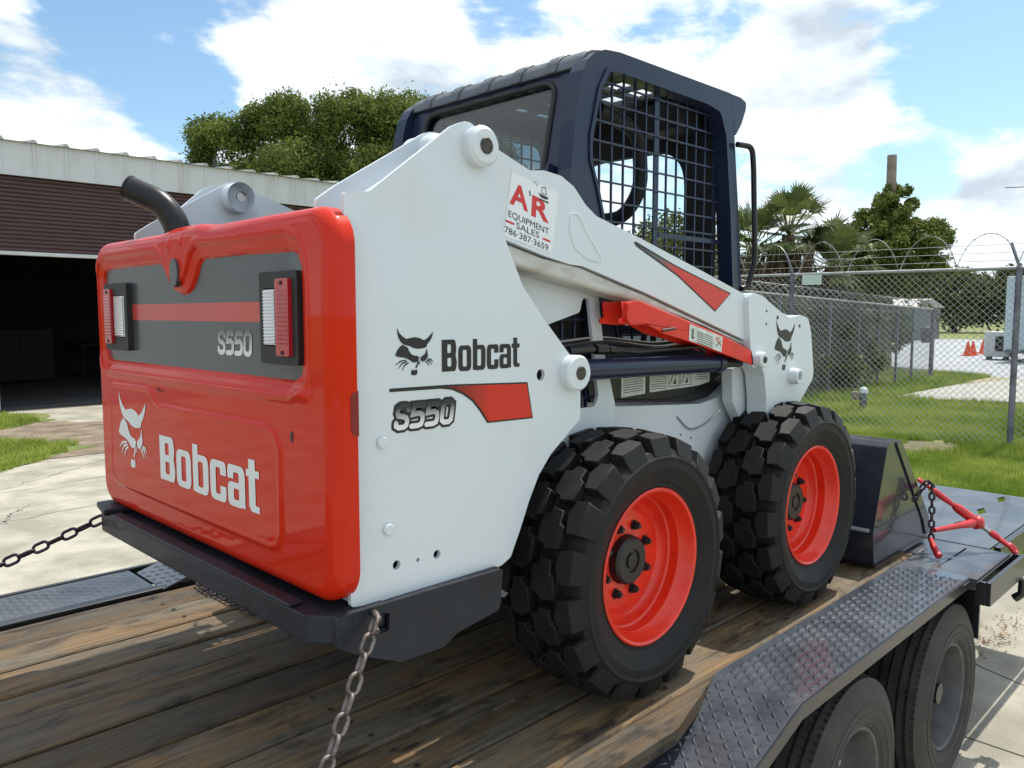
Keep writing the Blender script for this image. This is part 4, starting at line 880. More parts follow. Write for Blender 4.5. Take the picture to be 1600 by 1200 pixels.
for k in range(6):
    z0 = 1.992-.0075*k; pr.stroke([(2.355, z0-.012), (2.455, z0-.035)], .0022)
pr.stroke([(2.325, 1.99), (2.322, 1.965)], .004); pr.stroke([(2.333, 1.99), (2.33, 1.962)], .004); pr.shape([(2.318, 1.965), (2.34, 1.960), (2.329, 1.954)]); pr.stroke([(2.475, 1.925), (2.51, 1.945)], .003)
pr.build('label_print', ink, as_)
pr = Print((0, 1.475, 0), (1, 0, 0), (0, 0, 1), (0, -1, 0)); pr.stroke([(2.475, 1.955), (2.512, 1.928)], .004); pr.stroke([(2.48, 1.958), (2.50, 1.952)], .003); pr.build('label_mark', inkr, as_)

# ---- chassis
CH = rounded([(1.72, 1.14), (1.60, 1.42), (1.05, 1.42), (1.05, 1.70), (1.90, 1.742), (2.66, 1.695), (2.78, 1.71), (2.90, 1.765), (3.0, 1.79), (3.14, 1.68), (3.2, 1.30), (3.05, 1.14)], [.02, .02, .02, .02, .02, .06, .06, .05, .05, .03, .05, .05], 4)
MB().poly(CH, (), 'y', 1.648, 2.632).build('chassis', white, ld, bevel=.01, seg=2)
MB().box((1.75, 1.72, 1.10), (3.1, 2.56, 1.139)).build('belly_pan', blackmatte, ld)
mb = MB()
for x, z in ((2.50, 1.56), (2.545, 1.535), (2.58, 1.50), (2.545, 1.47), (2.36, 1.56), (2.53, 1.59), (2.60, 1.57)): mb.lathe([(1.6465, .0045), (1.6465, .0003)], 10, (x, 0, z))
mb.build('rivet_holes', pinm, ld)
MB().tube(bend([(1.80, 1.64, 1.70), (1.88, 1.638, 1.66), (1.93, 1.64, 1.60)], r=.03), .006, 8).build('drain_hose', blackm, ld, ang=50)
mb = MB(); mb.tube(bend([(2.50, 1.644, 1.66), (2.58, 1.642, 1.60), (2.68, 1.642, 1.61), (2.80, 1.642, 1.66)], r=.06), .003, 6); mb.build('seam_bead', galv, ld, ang=50)
for xw in (1.933, 3.014):
    for yy in ((1.50, 1.648), (2.632, 2.78)): MB().tube([(xw, yy[0], 1.291), (xw, yy[1], 1.291)], .09, 20).build('axle_tube', blackmatte, ld, ang=40)
MB().box((1.045, 1.66, 1.33), (1.60, 2.62, 1.415)).build('rear_crossmember', blackmatte, ld)
# engine bay between the uprights
MB().box((1.03, 1.62, 1.72), (1.55, 2.66, 2.13)).build('engine_bay', blackmatte, ld)
MB().poly([(1.02, 2.14), (1.02, 2.20), (1.55, 2.26), (1.88, 2.26), (1.88, 2.0), (1.55, 2.0), (1.55, 2.14)], (), 'y', 1.72, 2.56).build('engine_hood', blackmatte, ld, bevel=.02)
# black side tank with decals under the cab
TK = rounded([(2.055, 1.744), (2.0, 1.93), (2.20, 1.93), (2.95, 1.90), (3.02, 1.80), (2.95, 1.765), (2.78, 1.712), (2.66, 1.70)], [.01, .01, .01, .03, .04, .05, .05, .01], 4)
MB().poly(TK, (), 'y', 1.69, 1.72).build('side_tank', blackmatte, ld, bevel=.005)
MB().poly([(2.12, 1.75), (2.10, 1.87), (2.72, 1.87), (2.88, 1.80), (2.74, 1.735), (2.5, 1.72)], (), 'y', 1.68, 1.689).build('tank_panel', blackm, ld, bevel=.004)
pr = Print((0, 1.6785, 0), (1, 0, 0), (0, 0, 1), (0, -1, 0))
pr.shape([(2.205, 1.750), (2.205, 1.828), (2.345, 1.832), (2.345, 1.755)]); pr.shape([(2.372, 1.757), (2.372, 1.838), (2.775, 1.828), (2.775, 1.772), (2.69, 1.762)]); pr.build('instruction_decal', labelm, ld)
pr = Print((0, 1.6775, 0), (1, 0, 0), (0, 0, 1), (0, -1, 0))
for k in range(7): pr.stroke([(2.218, 1.817-.0085*k), (2.33, 1.820-.0085*k)], .0022)
for k in range(8): pr.stroke([(2.38, 1.828-.0085*k), (2.478, 1.826-.0085*k)], .0022)
for x0, y0_, z1 in ((2.49, 1.77, 1.83), (2.57, 1.77, 1.828)): pr.stroke([(x0, y0_), (x0+.07, y0_), (x0+.07, z1), (x0, z1), (x0, y0_)], .002); pr.stroke([(x0+.01, y0_+.01), (x0+.03, z1-.01), (x0+.055, z1-.02)], .004); pr.shape([(x0+.03, y0_+.008), (x0+.05, y0_+.008), (x0+.045, y0_+.03)])
for k in range(5): pr.stroke([(2.665, 1.822-.0085*k), (2.76, 1.820-.0085*k)], .0022)
pr.build('decal_print', ink, ld)

# ---- cab
cab = bpy.data.objects.new('cab', None); COL.objects.link(cab); cab.parent = ld
OUT = rounded([(1.84, 2.20), (1.865, 2.35), (1.893, 2.485), (1.912, 2.633), (1.930, 2.735), (1.948, 2.79), (1.972, 2.828), (2.005, 2.855), (2.055, 2.874), (2.13, 2.882), (2.82, 2.884), (2.83, 2.884), (2.862, 2.72), (2.925, 2.30), (2.955, 1.95), (2.95, 1.86), (2.02, 1.86), (1.99, 2.13)],
              [.02, .02, .02, .02, .03, .02, .02, .02, .03, .03, 0, .01, .05, .05, .03, .02, .02, .03], 4)
OPN = rounded([(2.135, 1.978), (2.10, 2.10), (2.054, 2.351), (2.027, 2.435), (1.990, 2.52), (1.990, 2.59), (2.030, 2.74), (2.075, 2.812), (2.15, 2.816), (2.646, 2.812), (2.745, 2.80), (2.79, 2.72), (2.835, 2.42), (2.862, 2.164), (2.87, 1.96), (2.82, 1.925), (2.20, 1.925)],
              [.03, .03, .04, .04, .04, .03, .04, .04, .02, .03, .04, .03, .03, .03, .03, .03, .04], 6)
for f in ((lambda y: y), (lambda y: 4.228-y)):
    MB().poly(OUT, [OPN], 'y', *sorted((f(1.643), f(1.70)))).build('side_frame', navy, cab, bevel=.020, seg=4)
    # stepped trim round the opening
    c0 = Vector((sum(p[0] for p in OPN)/len(OPN), sum(p[1] for p in OPN)/len(OPN)))
    big = [((Vector(p)-c0)*1.035+c0)[:] for p in OPN]
    MB().poly(big, [OPN], 'y', *sorted((f(1.637), f(1.6425)))).build('opening_trim', navy, cab, bevel=.002, seg=1)
    yb0, yb1 = sorted((f(1.684), f(1.690)))
    def inside(x, z):
        n = len(OPN); c = False
        for i in range(n):
            (xa, za), (xb, zb) = OPN[i], OPN[i-1]
            if (za > z) != (zb > z) and x < (xb-xa)*(z-za)/(zb-za)+xa: c = not c
        return c
    def span(fixed, vertical):
        best = None; lo, hi = (1.9, 2.9)
        a, b = (1.9, 2.85) if vertical else (1.95, 2.90); t0 = None; t = a; segs = []
        while t <= b:
            ins = inside(fixed, t) if vertical else inside(t, fixed)
            if ins and t0 is None: t0 = t
            if not ins and t0 is not None: segs.append((t0-.012, t+.008)); t0 = None
            t += .005
        return segs
    x = 2.02; i = 0
    while x < 2.88:
        w = .0035
        for a, b in span(x, True):
            if i != 6: MB().box((x-.0035, yb0, a), (x+.0035, yb1, b)).build('screen_bar', navy, cab)
            else: MB().box((x-.014, yb0, a), (x+.014, yb1, b)).build('screen_strap', navy, cab)
        x += .0635; i += 1
    z = 1.965
    while z < 2.81:
        for a, b in span(z, False): MB().box((a, yb0-.006, z-.003), (b, yb0-.0005, z+.003)).build('screen_bar', navy, cab)
        z += .0635
    MB().box((2.07, yb0-.001, 2.222), (2.42, yb1+.002, 2.25)).build('screen_strap', navy, cab); MB().box((2.42, yb0-.001, 2.312), (2.85, yb1+.002, 2.33)).build('screen_strap', navy, cab)
# rear frame leans forward: built in a local frame (y, s) with s up the slope
rot = Matrix.Translation((1.868, 0, 2.25)) @ Matrix.Rotation(math.atan2(.135, .63), 4, 'Y')
RO = rounded([(1.705, -.2), (2.525, -.2), (2.525, .60), (1.705, .60)], 0)
RI = rrect(1.785, -.05, 2.450, .555, .06, 6)
MB().poly(RO, [RI], 'x', 0.0, .045).xform(rot).build('rear_frame', navy, cab, bevel=.006)
for yy in (1.6725, 2.5555):  # rounded corner posts
    MB().tube([tuple(rot @ Vector((.038, yy+(.014 if yy < 2 else -.014), -.22))), tuple(rot @ Vector((.042, yy+(.014 if yy < 2 else -.012), .570)))], .044, 24).build('corner_post', navy, cab, ang=60)
MB().tube([tuple(rot @ Vector((.0, p[0], p[1]))) for p in rrect(1.785, -.05, 2.450, .555, .06, 6)], .010, 8, closed=True).build('window_gasket', blackmatte, cab, ang=60)
MB().poly(rrect(1.788, -.047, 2.447, .552, .06, 6), (), 'x', .012, .018).xform(rot).build('rear_window', glass, cab)
# bracket hooks on the rear post
MB().poly(rounded([(1.72, .16), (1.77, .14), (1.775, .24), (1.73, .235), (1.725, .255), (1.715, .255)], .005), (), 'x', -.05, -.002).xform(rot).build('rear_bracket', navy, cab, bevel=.003)
# roof shell with cross ribs, rolled edges and a skylight
SKY = [[(2.34+.14*i, 1.80+.13*j), (2.46+.14*i, 1.80+.13*j), (2.46+.14*i, 1.91+.13*j), (2.34+.14*i, 1.91+.13*j)] for i in range(2) for j in range(5)]
MB().poly([(2.08, 1.70), (2.86, 1.70), (2.86, 2.53), (2.08, 2.53)], SKY, 'z', 2.862, 2.883).build('roof', roofm, cab, bevel=.003, seg=1)
# rear roof roll
rr_ = [(1.975, 2.815), (1.982, 2.842), (2.002, 2.864), (2.030, 2.878), (2.07, 2.886), (2.09, 2.887), (2.09, 2.85), (2.03, 2.815)]
MB().poly(rr_, (), 'y', 1.68, 2.545).build('roof_rear_edge', roofm, cab, bevel=.004)
for k in range(5):
    yy = 1.78+.160*k; MB().poly([(1.970, 2.815), (1.977, 2.846), (1.998, 2.869), (2.028, 2.884), (2.07, 2.891), (2.80, 2.891), (2.80, 2.884), (2.06, 2.884)], (), 'y', yy, yy+.05).build('roof_rib', roofm, cab, bevel=.005)
# front visor
MB().poly(rounded([(2.835, 2.884), (2.905, 2.884), (2.95, 2.872), (2.948, 2.845), (2.918, 2.785), (2.868, 2.725), (2.85, 2.80)], [.0, .02, .012, .01, .01, .01, .01], 4), (), 'y', 1.645, 2.583).build('visor', navy, cab, bevel=.008)
# front frame with its rounded door opening
FR = [(1.70, 1.95), (2.54, 1.95), (2.54, 2.86), (1.70, 2.86)]; FI = list(reversed(rrect(1.83, 1.99, 2.42, 2.70, .16, 8)))
MB().poly(FR, [FI], 'x', 2.80, 2.835).build('front_frame', interior, cab, bevel=.004)
# inside of the cab
MB().box((1.93, 1.72, 1.86), (2.90, 2.56, 1.90)).build('cab_floor', interior, cab)
st = MB().poly(rounded([(2.02, 1.95), (2.10, 2.32), (2.16, 2.34), (2.20, 2.30), (2.17, 2.10), (2.55, 2.12), (2.58, 2.06), (2.55, 1.98)], .03, 4), (), 'y', 1.93, 2.37).build('seat', interior, cab, bevel=.02)
MB().tube(bend([(2.20, 1.79, 2.74), (2.44, 1.79, 2.70), (2.47, 1.80, 2.50), (2.47, 1.88, 2.40), (2.47, 2.42, 2.40), (2.47, 2.49, 2.50), (2.44, 2.49, 2.70), (2.20, 2.49, 2.74)], r=.07), .027, 12).build('seat_bar', interior, cab, ang=60)
MB().box((2.05, 1.72, 2.84), (2.30, 2.56, 2.858)).build('headliner', interior, cab, bevel=.01)
MB().box((2.62, 1.74, 2.74), (2.80, 1.95, 2.85)).build('overhead_console', interior, cab, bevel=.01)
for yy in (1.84, 2.44):
    MB().tube(bend([(2.55, yy, 1.92), (2.60, yy, 2.10), (2.62, yy, 2.22)], r=.04), [.012]*4+[.018]*5, 10).build('control_lever', interior, cab, ang=60)
MB().tube(bend([(2.86, 1.63, 2.695), (2.94, 1.61, 2.695), (2.955, 1.61, 2.62), (2.985, 1.61, 2.25), (2.97, 1.63, 2.15), (2.94, 1.64, 2.14)], r=.03), .011, 12).build('grab_handle', blackm, ld, ang=60)
MB().tube(bend([(2.86, mirror_y(1.63), 2.695), (2.94, mirror_y(1.61), 2.695), (2.985, mirror_y(1.61), 2.25), (2.94, mirror_y(1.64), 2.14)], r=.03), .011, 12).build('grab_handle', blackm, ld, ang=60)

# ---- rear door: one pressed red shell
XT = .90; TY0, TY1, TZ0, TZ1 = 1.432, 2.868, 1.405, 2.268
REC = np.array([(2.745, 2.150), (2.735, 2.172), (2.70, 2.180), (2.305, 2.181), (2.285, 2.176), (2.262, 2.160), (2.235, 2.128), (2.19, 2.100), (2.15, 2.090), (2.113, 2.094), (2.085, 2.108), (2.060, 2.135), (2.040, 2.165), (2.020, 2.177), (1.998, 2.180), (1.585, 2.177), (1.548, 2.168), (1.532, 2.14), (1.529, 2.10), (1.530, 1.940), (1.540, 1.908), (1.575, 1.893), (2.70, 1.892), (2.732, 1.898), (2.746, 1.925)])
REC = np.c_[REC[:, 0]*1.024, 2.04+(REC[:, 1]-2.04)*1.024]      # the recess floor lies deeper than the rim
EMB = np.array([(2.740, 1.80), (2.717, 1.821), (2.43, 1.824), (2.40, 1.815), (2.375, 1.79), (2.345, 1.780), (1.72, 1.784), (1.67, 1.767), (1.648, 1.73), (1.650, 1.53), (1.668, 1.497), (1.706, 1.486), (2.70, 1.490), (2.745, 1.505), (2.757, 1.54)])
def sdf(P, poly):
    d = np.full(len(P), 1e9); ins = np.zeros(len(P), bool); n = len(poly)
    for i in range(n):
        a = poly[i]; b = poly[i-1]; e = b-a; w = P-a; t = np.clip((w@e)/(e@e), 0, 1); q = w-t[:, None]*e; d = np.minimum(d, (q**2).sum(1))
        c = ((a[1] > P[:, 1]) != (b[1] > P[:, 1])) & (P[:, 0] < (b[0]-a[0])*(P[:, 1]-a[1])/(b[1]-a[1]+1e-12)+a[0]); ins ^= c
    d = np.sqrt(d); return np.where(ins, -d, d)
def sm(x, a, b): t = np.clip((x-a)/(b-a), 0, 1); return t*t*(3-2*t)
def door_depth(P):
    y, z = P[:, 0], P[:, 1]
    hx, hz, r = (TY1-TY0)/2, (TZ1-TZ0)/2, .085; qx = np.abs(y-(TY0+TY1)/2)-hx+r; qz = np.abs(z-(TZ0+TZ1)/2)-hz+r
    s = np.hypot(np.maximum(qx, 0), np.maximum(qz, 0))+np.minimum(np.maximum(qx, qz), 0)-r; s = -s      # distance in from the outline
    R = .038; t = np.clip(s, 0, R); x = R-np.sqrt(np.maximum(0, R*R-(R-t)**2))
    
    s1 = sdf(P, REC); bulge = np.exp(-((y-2.20)/.09)**2)
    x = x+.007*(1-sm(s1, .030, .034))+.006*(1-np.clip((s1-.008)/.022, 0, 1))+.009*(1-sm(s1, -.001, .004))-.002*np.exp(-((s1-.045)/.006)**2)
    x = x-.003*bulge*sm(z, 2.05, 2.15)*(1-sm(z, 2.2, 2.26))*sm(s1, .0, .012)
    # lower roll under the recess
    x = x-.010*np.exp(-((z-1.862)/.014)**2)*sm(y, 1.50, 1.56)*(1-sm(y, 2.74, 2.80))
    s2 = sdf(P, EMB); x = x-.005*(1-sm(s2, -.012, .0))-.004*np.exp(-((s2+.004)/.006)**2)
    for (cy, cz) in ((2.240, 2.222), (2.160, 2.225)): x = x-.006*np.exp(-(((y-cy)/.010)**2+((z-cz)/.012)**2))
    return XT+x
def build_door():
    nu, nv = 620, 420
    hz = (TZ1-TZ0)/2; cz = (TZ0+TZ1)/2; r = .085; vs = []
    v = np.concatenate([TZ0+.10*(1-np.cos(np.linspace(0, PI/2, 36)))**1.0, np.linspace(TZ0+.10, TZ1-.10, nv-70)[1:-1], (TZ1-.10*(1-np.cos(np.linspace(0, PI/2, 36))))[::-1]])
    u = .5-.5*np.cos(np.linspace(0, PI, nu)); u = .6*u+.4*np.linspace(0, 1, nu)
    d = np.minimum(v-TZ0, TZ1-v); inset = np.where(d < r, r-np.sqrt(np.maximum(0, r*r-(r-d)**2)), 0)
    top = lambda y: .010*np.exp(-((y-2.17)/.13)**4)
    P = []; 
    for vi, ins in zip(v, inset):
        yy = TY0+ins+(TY1-TY0-2*ins)*u; P.append(np.c_[yy, np.full(nu, vi)])
    P = np.vstack(P); X = door_depth(P); Z = P[:, 1]+top(P[:, 0])*sm(P[:, 1], 2.15, TZ1)
    V = np.c_[X, P[:, 0], Z]; m = len(v); F = []
    for j in range(m-1):
        for i in range(nu-1): a = j*nu+i; F.append((a, a+nu, a+nu+1, a+1))
    V = [tuple(p) for p in V]
    ring = [(0, i) for i in range(nu)]+[(j, nu-1) for j in range(1, m)]+[(m-1, i) for i in range(nu-2, -1, -1)]+[(j, 0) for j in range(m-2, 0, -1)]
    base = len(V)
    for j, i in ring: p = V[j*nu+i]; V.append((.962, p[1], p[2]))
    nr = len(ring)
    for k in range(nr):
        a = ring[k][0]*nu+ring[k][1]; b = ring[(k+1) % nr][0]*nu+ring[(k+1) % nr][1]; F.append((a, b, base+(k+1) % nr, base+k))
    mb = MB(); mb.v = V; mb.f = F; return mb.build('rear_door', red, ld, ang=60)
door = build_door()
# dark patch painted for the shade in a notch of the door's right edge
MB().poly([(.944, 1.795), (.944, 1.86), (.949, 1.872), (.964, 1.876), (.964, 1.778), (.949, 1.782)], (), 'y', 1.4308, 1.436).build('notch_shade', M('notch_shade_red', (.20, .008, .004), .5), door)
pr = Print((XT+.0215, 0, 0), (0, 1, 0), (0, 0, 1), (-1, 0, 0)); RS = [((Vector(p)-Vector((2.19, 2.03)))*.998+Vector((2.19, 2.03)))[:] for p in REC]
pr.shape(RS); pr.build('grey_decal', greypanel, door)
XF = XT+.0215
pr = Print((XT+.0210, 0, 0), (0, 1, 0), (0, 0, 1), (-1, 0, 0)); pr.shape([(1.735, 2.020), (2.60, 2.020), (2.60, 2.068), (1.735, 2.068)]); pr.build('stripe', stripem, door)
fadew = fade_mat('number_fade', (.72, .74, .74), (.16, .17, .18), 2, 1.947-ZD, 1.992-ZD)
pr = Print((XT+.0204, 2.000, 0), (0, -1, 0), (0, 0, 1), (-1, 0, 0)); model_no(pr, 0, 1.939, .055, .036, .011, .0125, .10); pr.build('model_number', fadew, door)
ov = [(2.195+.026*math.cos(a*PI/12), 2.150+.039*math.sin(a*PI/12)) for a in range(24)]
MB().poly(ov, (), 'x', XT-.0105, XT+.003).build('oval_plug', greypanel, door, bevel=.002)
pr = Print((XT-.0062, 2.345, 0), (0, -1, 0), (0, 0, 1), (-1, 0, 0)); word_glyphs(pr, 0, 1.563, .128, .1085); pr.build('lettering', inkw, door)
pr = Print((XT-.0062, 2.672, 0), (0, -1, 0), (0, 0, 1), (-1, 0, 0)); cat_head(pr, 0, 1.563, .235, .232, 1.1); pr.build('cat_emblem', inkw, door)
for (yy, zz, ry, rz) in ((1.600, 1.765, .006, .013), (2.36, 1.822, .003, .004), (2.345, 1.820, .004, .005), (2.325, 1.820, .003, .004), (1.86, 2.075, .003, .003), (2.05, 1.995, .002, .002)):
    xx = XT-.0015 if zz < 1.9 else XT+.022
    MB().poly([(yy+ry*math.cos(a*PI/6), zz+rz*math.sin(a*PI/6)) for a in range(12)], (), 'x', xx, xx+.004).build('hole', ink, door)
def tail_light(ya, yb, red_in):      # ya < yb; the red lens sits at the outer end
    o = MB().poly(rrect(ya, 1.925, yb, 2.135, .012), [list(reversed(rrect(ya+.022, 1.965, yb-.022, 2.098, .004)))], 'x', XT+.004, XT+.022).build('tail_light', blackmatte, door, bevel=.005)
    MB().box((XT+.012, ya+.02, 1.963), (XT+.020, yb-.02, 2.10)).build('lamp_well', blackmatte, o)
    if red_in == 'low': r0, r1, c0_, c1_ = ya+.022, ya+.080, ya+.092, yb-.022
    else: r0, r1, c0_, c1_ = yb-.080, yb-.022, ya+.022, yb-.092
    MB().poly(rrect(r0, 1.945, r1, 2.118, .006), (), 'x', XT-.006, XT+.013).build('red_lens', redlens, o, bevel=.004)
    mb = MB()
    for i in range(13):
        for j in range(5): yy = r0+.006+(r1-r0-.012)*(j+.5)/5; zz = 1.968+.128*(i+.5)/13; mb.add([(XT-.0065, yy-.004, zz-.0042), (XT-.0065, yy+.004, zz-.0042), (XT-.0065, yy+.004, zz+.0042), (XT-.0065, yy-.004, zz+.0042), (XT-.0085, yy, zz)], [(0, 1, 4), (1, 2, 4), (2, 3, 4), (3, 0, 4)])
    mb.build('lens_facets', redlens, o, kind='stuff')
    for zz in (1.953, 2.108): cyx = MB(); cyx.lathe([(0, .0003), (0, .0045), (.003, .005)], 10).xform(Matrix.Translation((XT-.0085, (r0+r1)/2, zz)) @ Matrix.Rotation(-PI/2, 4, 'Z')); cyx.build('lens_screw', blackmatte, o)
    MB().box((XT+.002, c0_, 1.968), (XT+.011, c1_, 2.095)).build('clear_lens', clearlens, o, bevel=.002)
    mb = MB(); nrow = 16
    for i in range(nrow): zz = 1.970+.123*i/nrow; mb.add([(XT+.0015, c0_+.002, zz), (XT+.0015, c1_-.002, zz), (XT-.0012, c1_-.002, zz+.0035), (XT-.0012, c0_+.002, zz+.0035), (XT+.0015, c0_+.002, zz+.007), (XT+.0015, c1_-.002, zz+.007)], [(0, 1, 2, 3), (3, 2, 5, 4)])
    mb.build('lens_ribs', clearlens, o, kind='stuff')
tail_light(1.572, 1.742, 'low'); tail_light(2.590, 2.785, 'high')
# exhaust
EX = bend([(1.04, 2.50, 2.16), (1.035, 2.50, 2.31), (1.0, 2.53, 2.38), (.925, 2.60, 2.425)], seg=8, r=.08)
mb = MB(); mb.tube(EX, .039, 28, caps=False); mb.build('exhaust_pipe', blackm, ld, ang=60)
mb = MB(); mb.tube([EX[-1], EX[-4], EX[-10]], .0345, 24, caps=True); mb.build('exhaust_bore', interior, ld, ang=60)
mb = MB(); mb.tube([EX[-1]+(EX[-2]-EX[-1]).normalized()*.0, EX[-1]+(EX[-2]-EX[-1]).normalized()*.006], .0405, 28, caps=False); mb.build('exhaust_lip', blackm, ld, ang=60)
# ---- rear bumper
bo = [(.862, 1.50), (.90, 1.438), (1.0, 1.438), (1.395, 1.438), (1.395, 1.458), (1.06, 1.66), (1.06, 2.62), (1.395, 2.822), (1.395, 2.842), (1.0, 2.842), (.90, 2.842), (.862, 2.78)]
slot = [(.99, 1.328), (1.037, 1.326), (1.04, 1.368), (.99, 1.376)]
MB().poly([(.862, 1.50), (.905, 1.448), (1.04, 1.448), (1.04, 2.832), (.905, 2.832), (.862, 2.78)], (), 'z', 1.330, 1.392).build('rear_bumper', bumperm, ld, bevel=.008, seg=2)
MB().box((.858, 1.56, 1.393), (.895, 2.68, 1.402)).build('bumper_step_strip', bumperm, ld, bevel=.003)
for f in ((lambda y: y), mirror_y):
    MB().poly(rounded([(.90, 1.394), (1.397, 1.388), (1.386, 1.283), (1.24, 1.262), (1.20, 1.240), (1.07, 1.243), (.975, 1.285), (.90, 1.325)], [.02, .01, .02, .02, .02, .04, .03, .02], 4), [rounded(slot, .008, 3)], 'y', *sorted((f(1.434), f(1.4475)))).build('bumper_side', bumperm, ld, bevel=.003)
    MB().poly([(1.062, 1.39), (1.39, 1.39), (1.38, 1.30), (1.062, 1.30)], (), 'y', *sorted((f(1.449), f(1.64)))).build('counterweight', bumperm, ld)
    a, b = sorted((f(1.442), f(1.60))); MB().box((.99, a, 1.31), (1.05, b, 1.3295)).build('tie_down_block', blackmatte, ld)
MB().poly([(.845, 2.70), (.87, 2.845), (1.03, 2.845), (1.03, 2.70)], (), 'z', 1.393, 1.413).build('bumper_end_cap', bumperm, ld, bevel=.006)
for k in range(3): pass
# ---- prints on the right upright
pr = Print((1.083, 1.4590, 0), (1, 0, 0), (0, 0, 1), (0, -1, 0)); cat_head(pr, 0, 1.898, .112, .110, 1.0); pr.build('cat_emblem', ink, ld)
pr = Print((1.219, 1.4590, 0), (1, 0, 0), (0, 0, 1), (0, -1, 0)); word_glyphs(pr, 0, 1.902, .076, .0478); pr.build('lettering', ink, ld)
SW = [(1.067, 1.872), (1.064, 1.868), (1.067, 1.864), (1.215, 1.862), (1.250, 1.857), (1.285, 1.843), (1.315, 1.824), (1.340, 1.798), (1.366, 1.765), (1.533, 1.762), (1.512, 1.860), (1.25, 1.870)]
pr = Print((0, 1.4592, 0), (1, 0, 0), (0, 0, 1), (0, -1, 0)); pr.shape(SW); pr.build('swoosh_outline', ink, ld)
pr = Print((0, 1.4584, 0), (1, 0, 0), (0, 0, 1), (0, -1, 0)); pr.shape([(1.20, 1.8665), (1.25, 1.8615), (1.288, 1.847), (1.319, 1.828), (1.344, 1.802), (1.369, 1.769), (1.528, 1.766), (1.508, 1.856), (1.25, 1.8665)])
pr.build('swoosh', fade_mat('swoosh_fade', (.012, .01, .012), (.58, .022, .012), 0, 1.22-1.93, 1.38-1.93), ld)
pr = Print((1.079, 1.4592, 0), (1, 0, 0), (0, 0, 1), (0, -1, 0)); model_no(pr, 0, 1.779, .052, .034, .0105, .0245, .16); pr.build('model_outline', ink, ld)
pr = Print((1.079, 1.4583, 0), (1, 0, 0), (0, 0, 1), (0, -1, 0)); model_no(pr, 0, 1.779, .052, .034, .0105, .0120, .16); pr.build('model_number', fade_mat('number_fade2', (.74, .76, .78), (.03, .035, .04), 2, 1.785-ZD, 1.825-ZD), ld)
# dealer sticker on the arm
sl = -.235; cR = Vector((1, 0, sl)).normalized(); cU = Vector((-sl*.35, 0, 1)).normalized()
pr = Print((0, 1.4992, 0), (1, 0, 0), (0, 0, 1), (0, -1, 0)); pr.shape([(1.494, 2.408), (1.676, 2.372), (1.650, 2.205), (1.462, 2.241)]); pr.build('dealer_sticker', stickerm, ld)
YS = 1.4985
font_text('A', (1.484, YS, 2.328), cR, cU, .056, inkr, ld, width=.072, bold=.030)
font_text('R', (1.566, YS, 2.3035), cR, cU, .054, inkr, ld, width=.072, bold=.030)
font_text('EQUIPMENT', (1.480, YS, 2.292), cR, cU, .0170, ink, ld, width=.160, bold=.0)
font_text('SALES', (1.509, YS, 2.2635), cR, cU, .0170, ink, ld, width=.090, bold=.0)
font_text('786·387·3659', (1.466, YS, 2.2505), cR, cU, .0170, ink, ld, width=.172, bold=.0)
pr = Print((0, YS, 0), (1, 0, 0), (0, 0, 1), (0, -1, 0)); pr.stroke([(1.470, 2.2805), (1.502, 2.2735)], .0055); pr.stroke([(1.612, 2.2435), (1.642, 2.237)], .0055); pr.build('sticker_dashes', inkr, ld)
pr = Print((0, YS, 0), (1, 0, 0), (0, 0, 1), (0, -1, 0))      # small machine drawing above the letters
pr.stroke([(1.575, 2.3920), (1.588, 2.3860), (1.590, 2.3800)], .0015); pr.stroke([(1.560, 2.3660), (1.562, 2.3520)], .004); pr.stroke([(1.595, 2.3640), (1.606, 2.3540), (1.625, 2.3500)], .003); pr.stroke([(1.602, 2.3590), (1.632, 2.3520)], .006); pr.stroke([(1.596, 2.3480), (1.634, 2.3410)], .004)
pr.stroke([(1.608, 2.3640), (1.608, 2.3800), (1.622, 2.3800), (1.625, 2.3620), (1.608, 2.3640)], .0018); pr.build('sticker_drawing', ink, ld)
# spear graphic on the arm and emblem on its end
pr = Print((0, 1.4994, 0), (1, 0, 0), (0, 0, 1), (0, -1, 0)); pr.shape([(2.024, 2.258), (2.037, 2.247), (2.269, 2.162), (2.506, 2.046), (2.612, 2.113), (2.257, 2.198), (2.035, 2.262)]); pr.build('spear_outline', ink, ld)
pr = Print((0, 1.4986, 0), (1, 0, 0), (0, 0, 1), (0, -1, 0)); pr.shape([(2.034, 2.254), (2.269, 2.167), (2.506, 2.052), (2.602, 2.110), (2.257, 2.193)])
pr.build('spear', fade_mat('spear_fade', (.11, .105, .10), (.60, .024, .012), 0, 2.16-1.93, 2.26-1.93), ld)
pr = Print((2.912, 1.4772, 0), (1, 0, 0), (0, 0, 1), (0, -1, 0)); cat_head(pr, 0, 1.815, .170, .205, 1.0); pr.build('cat_emblem', ink, ld)
MB().box((1.37, 1.4585, 2.2), (1.3705, 1.4586, 2.21)) if False else None

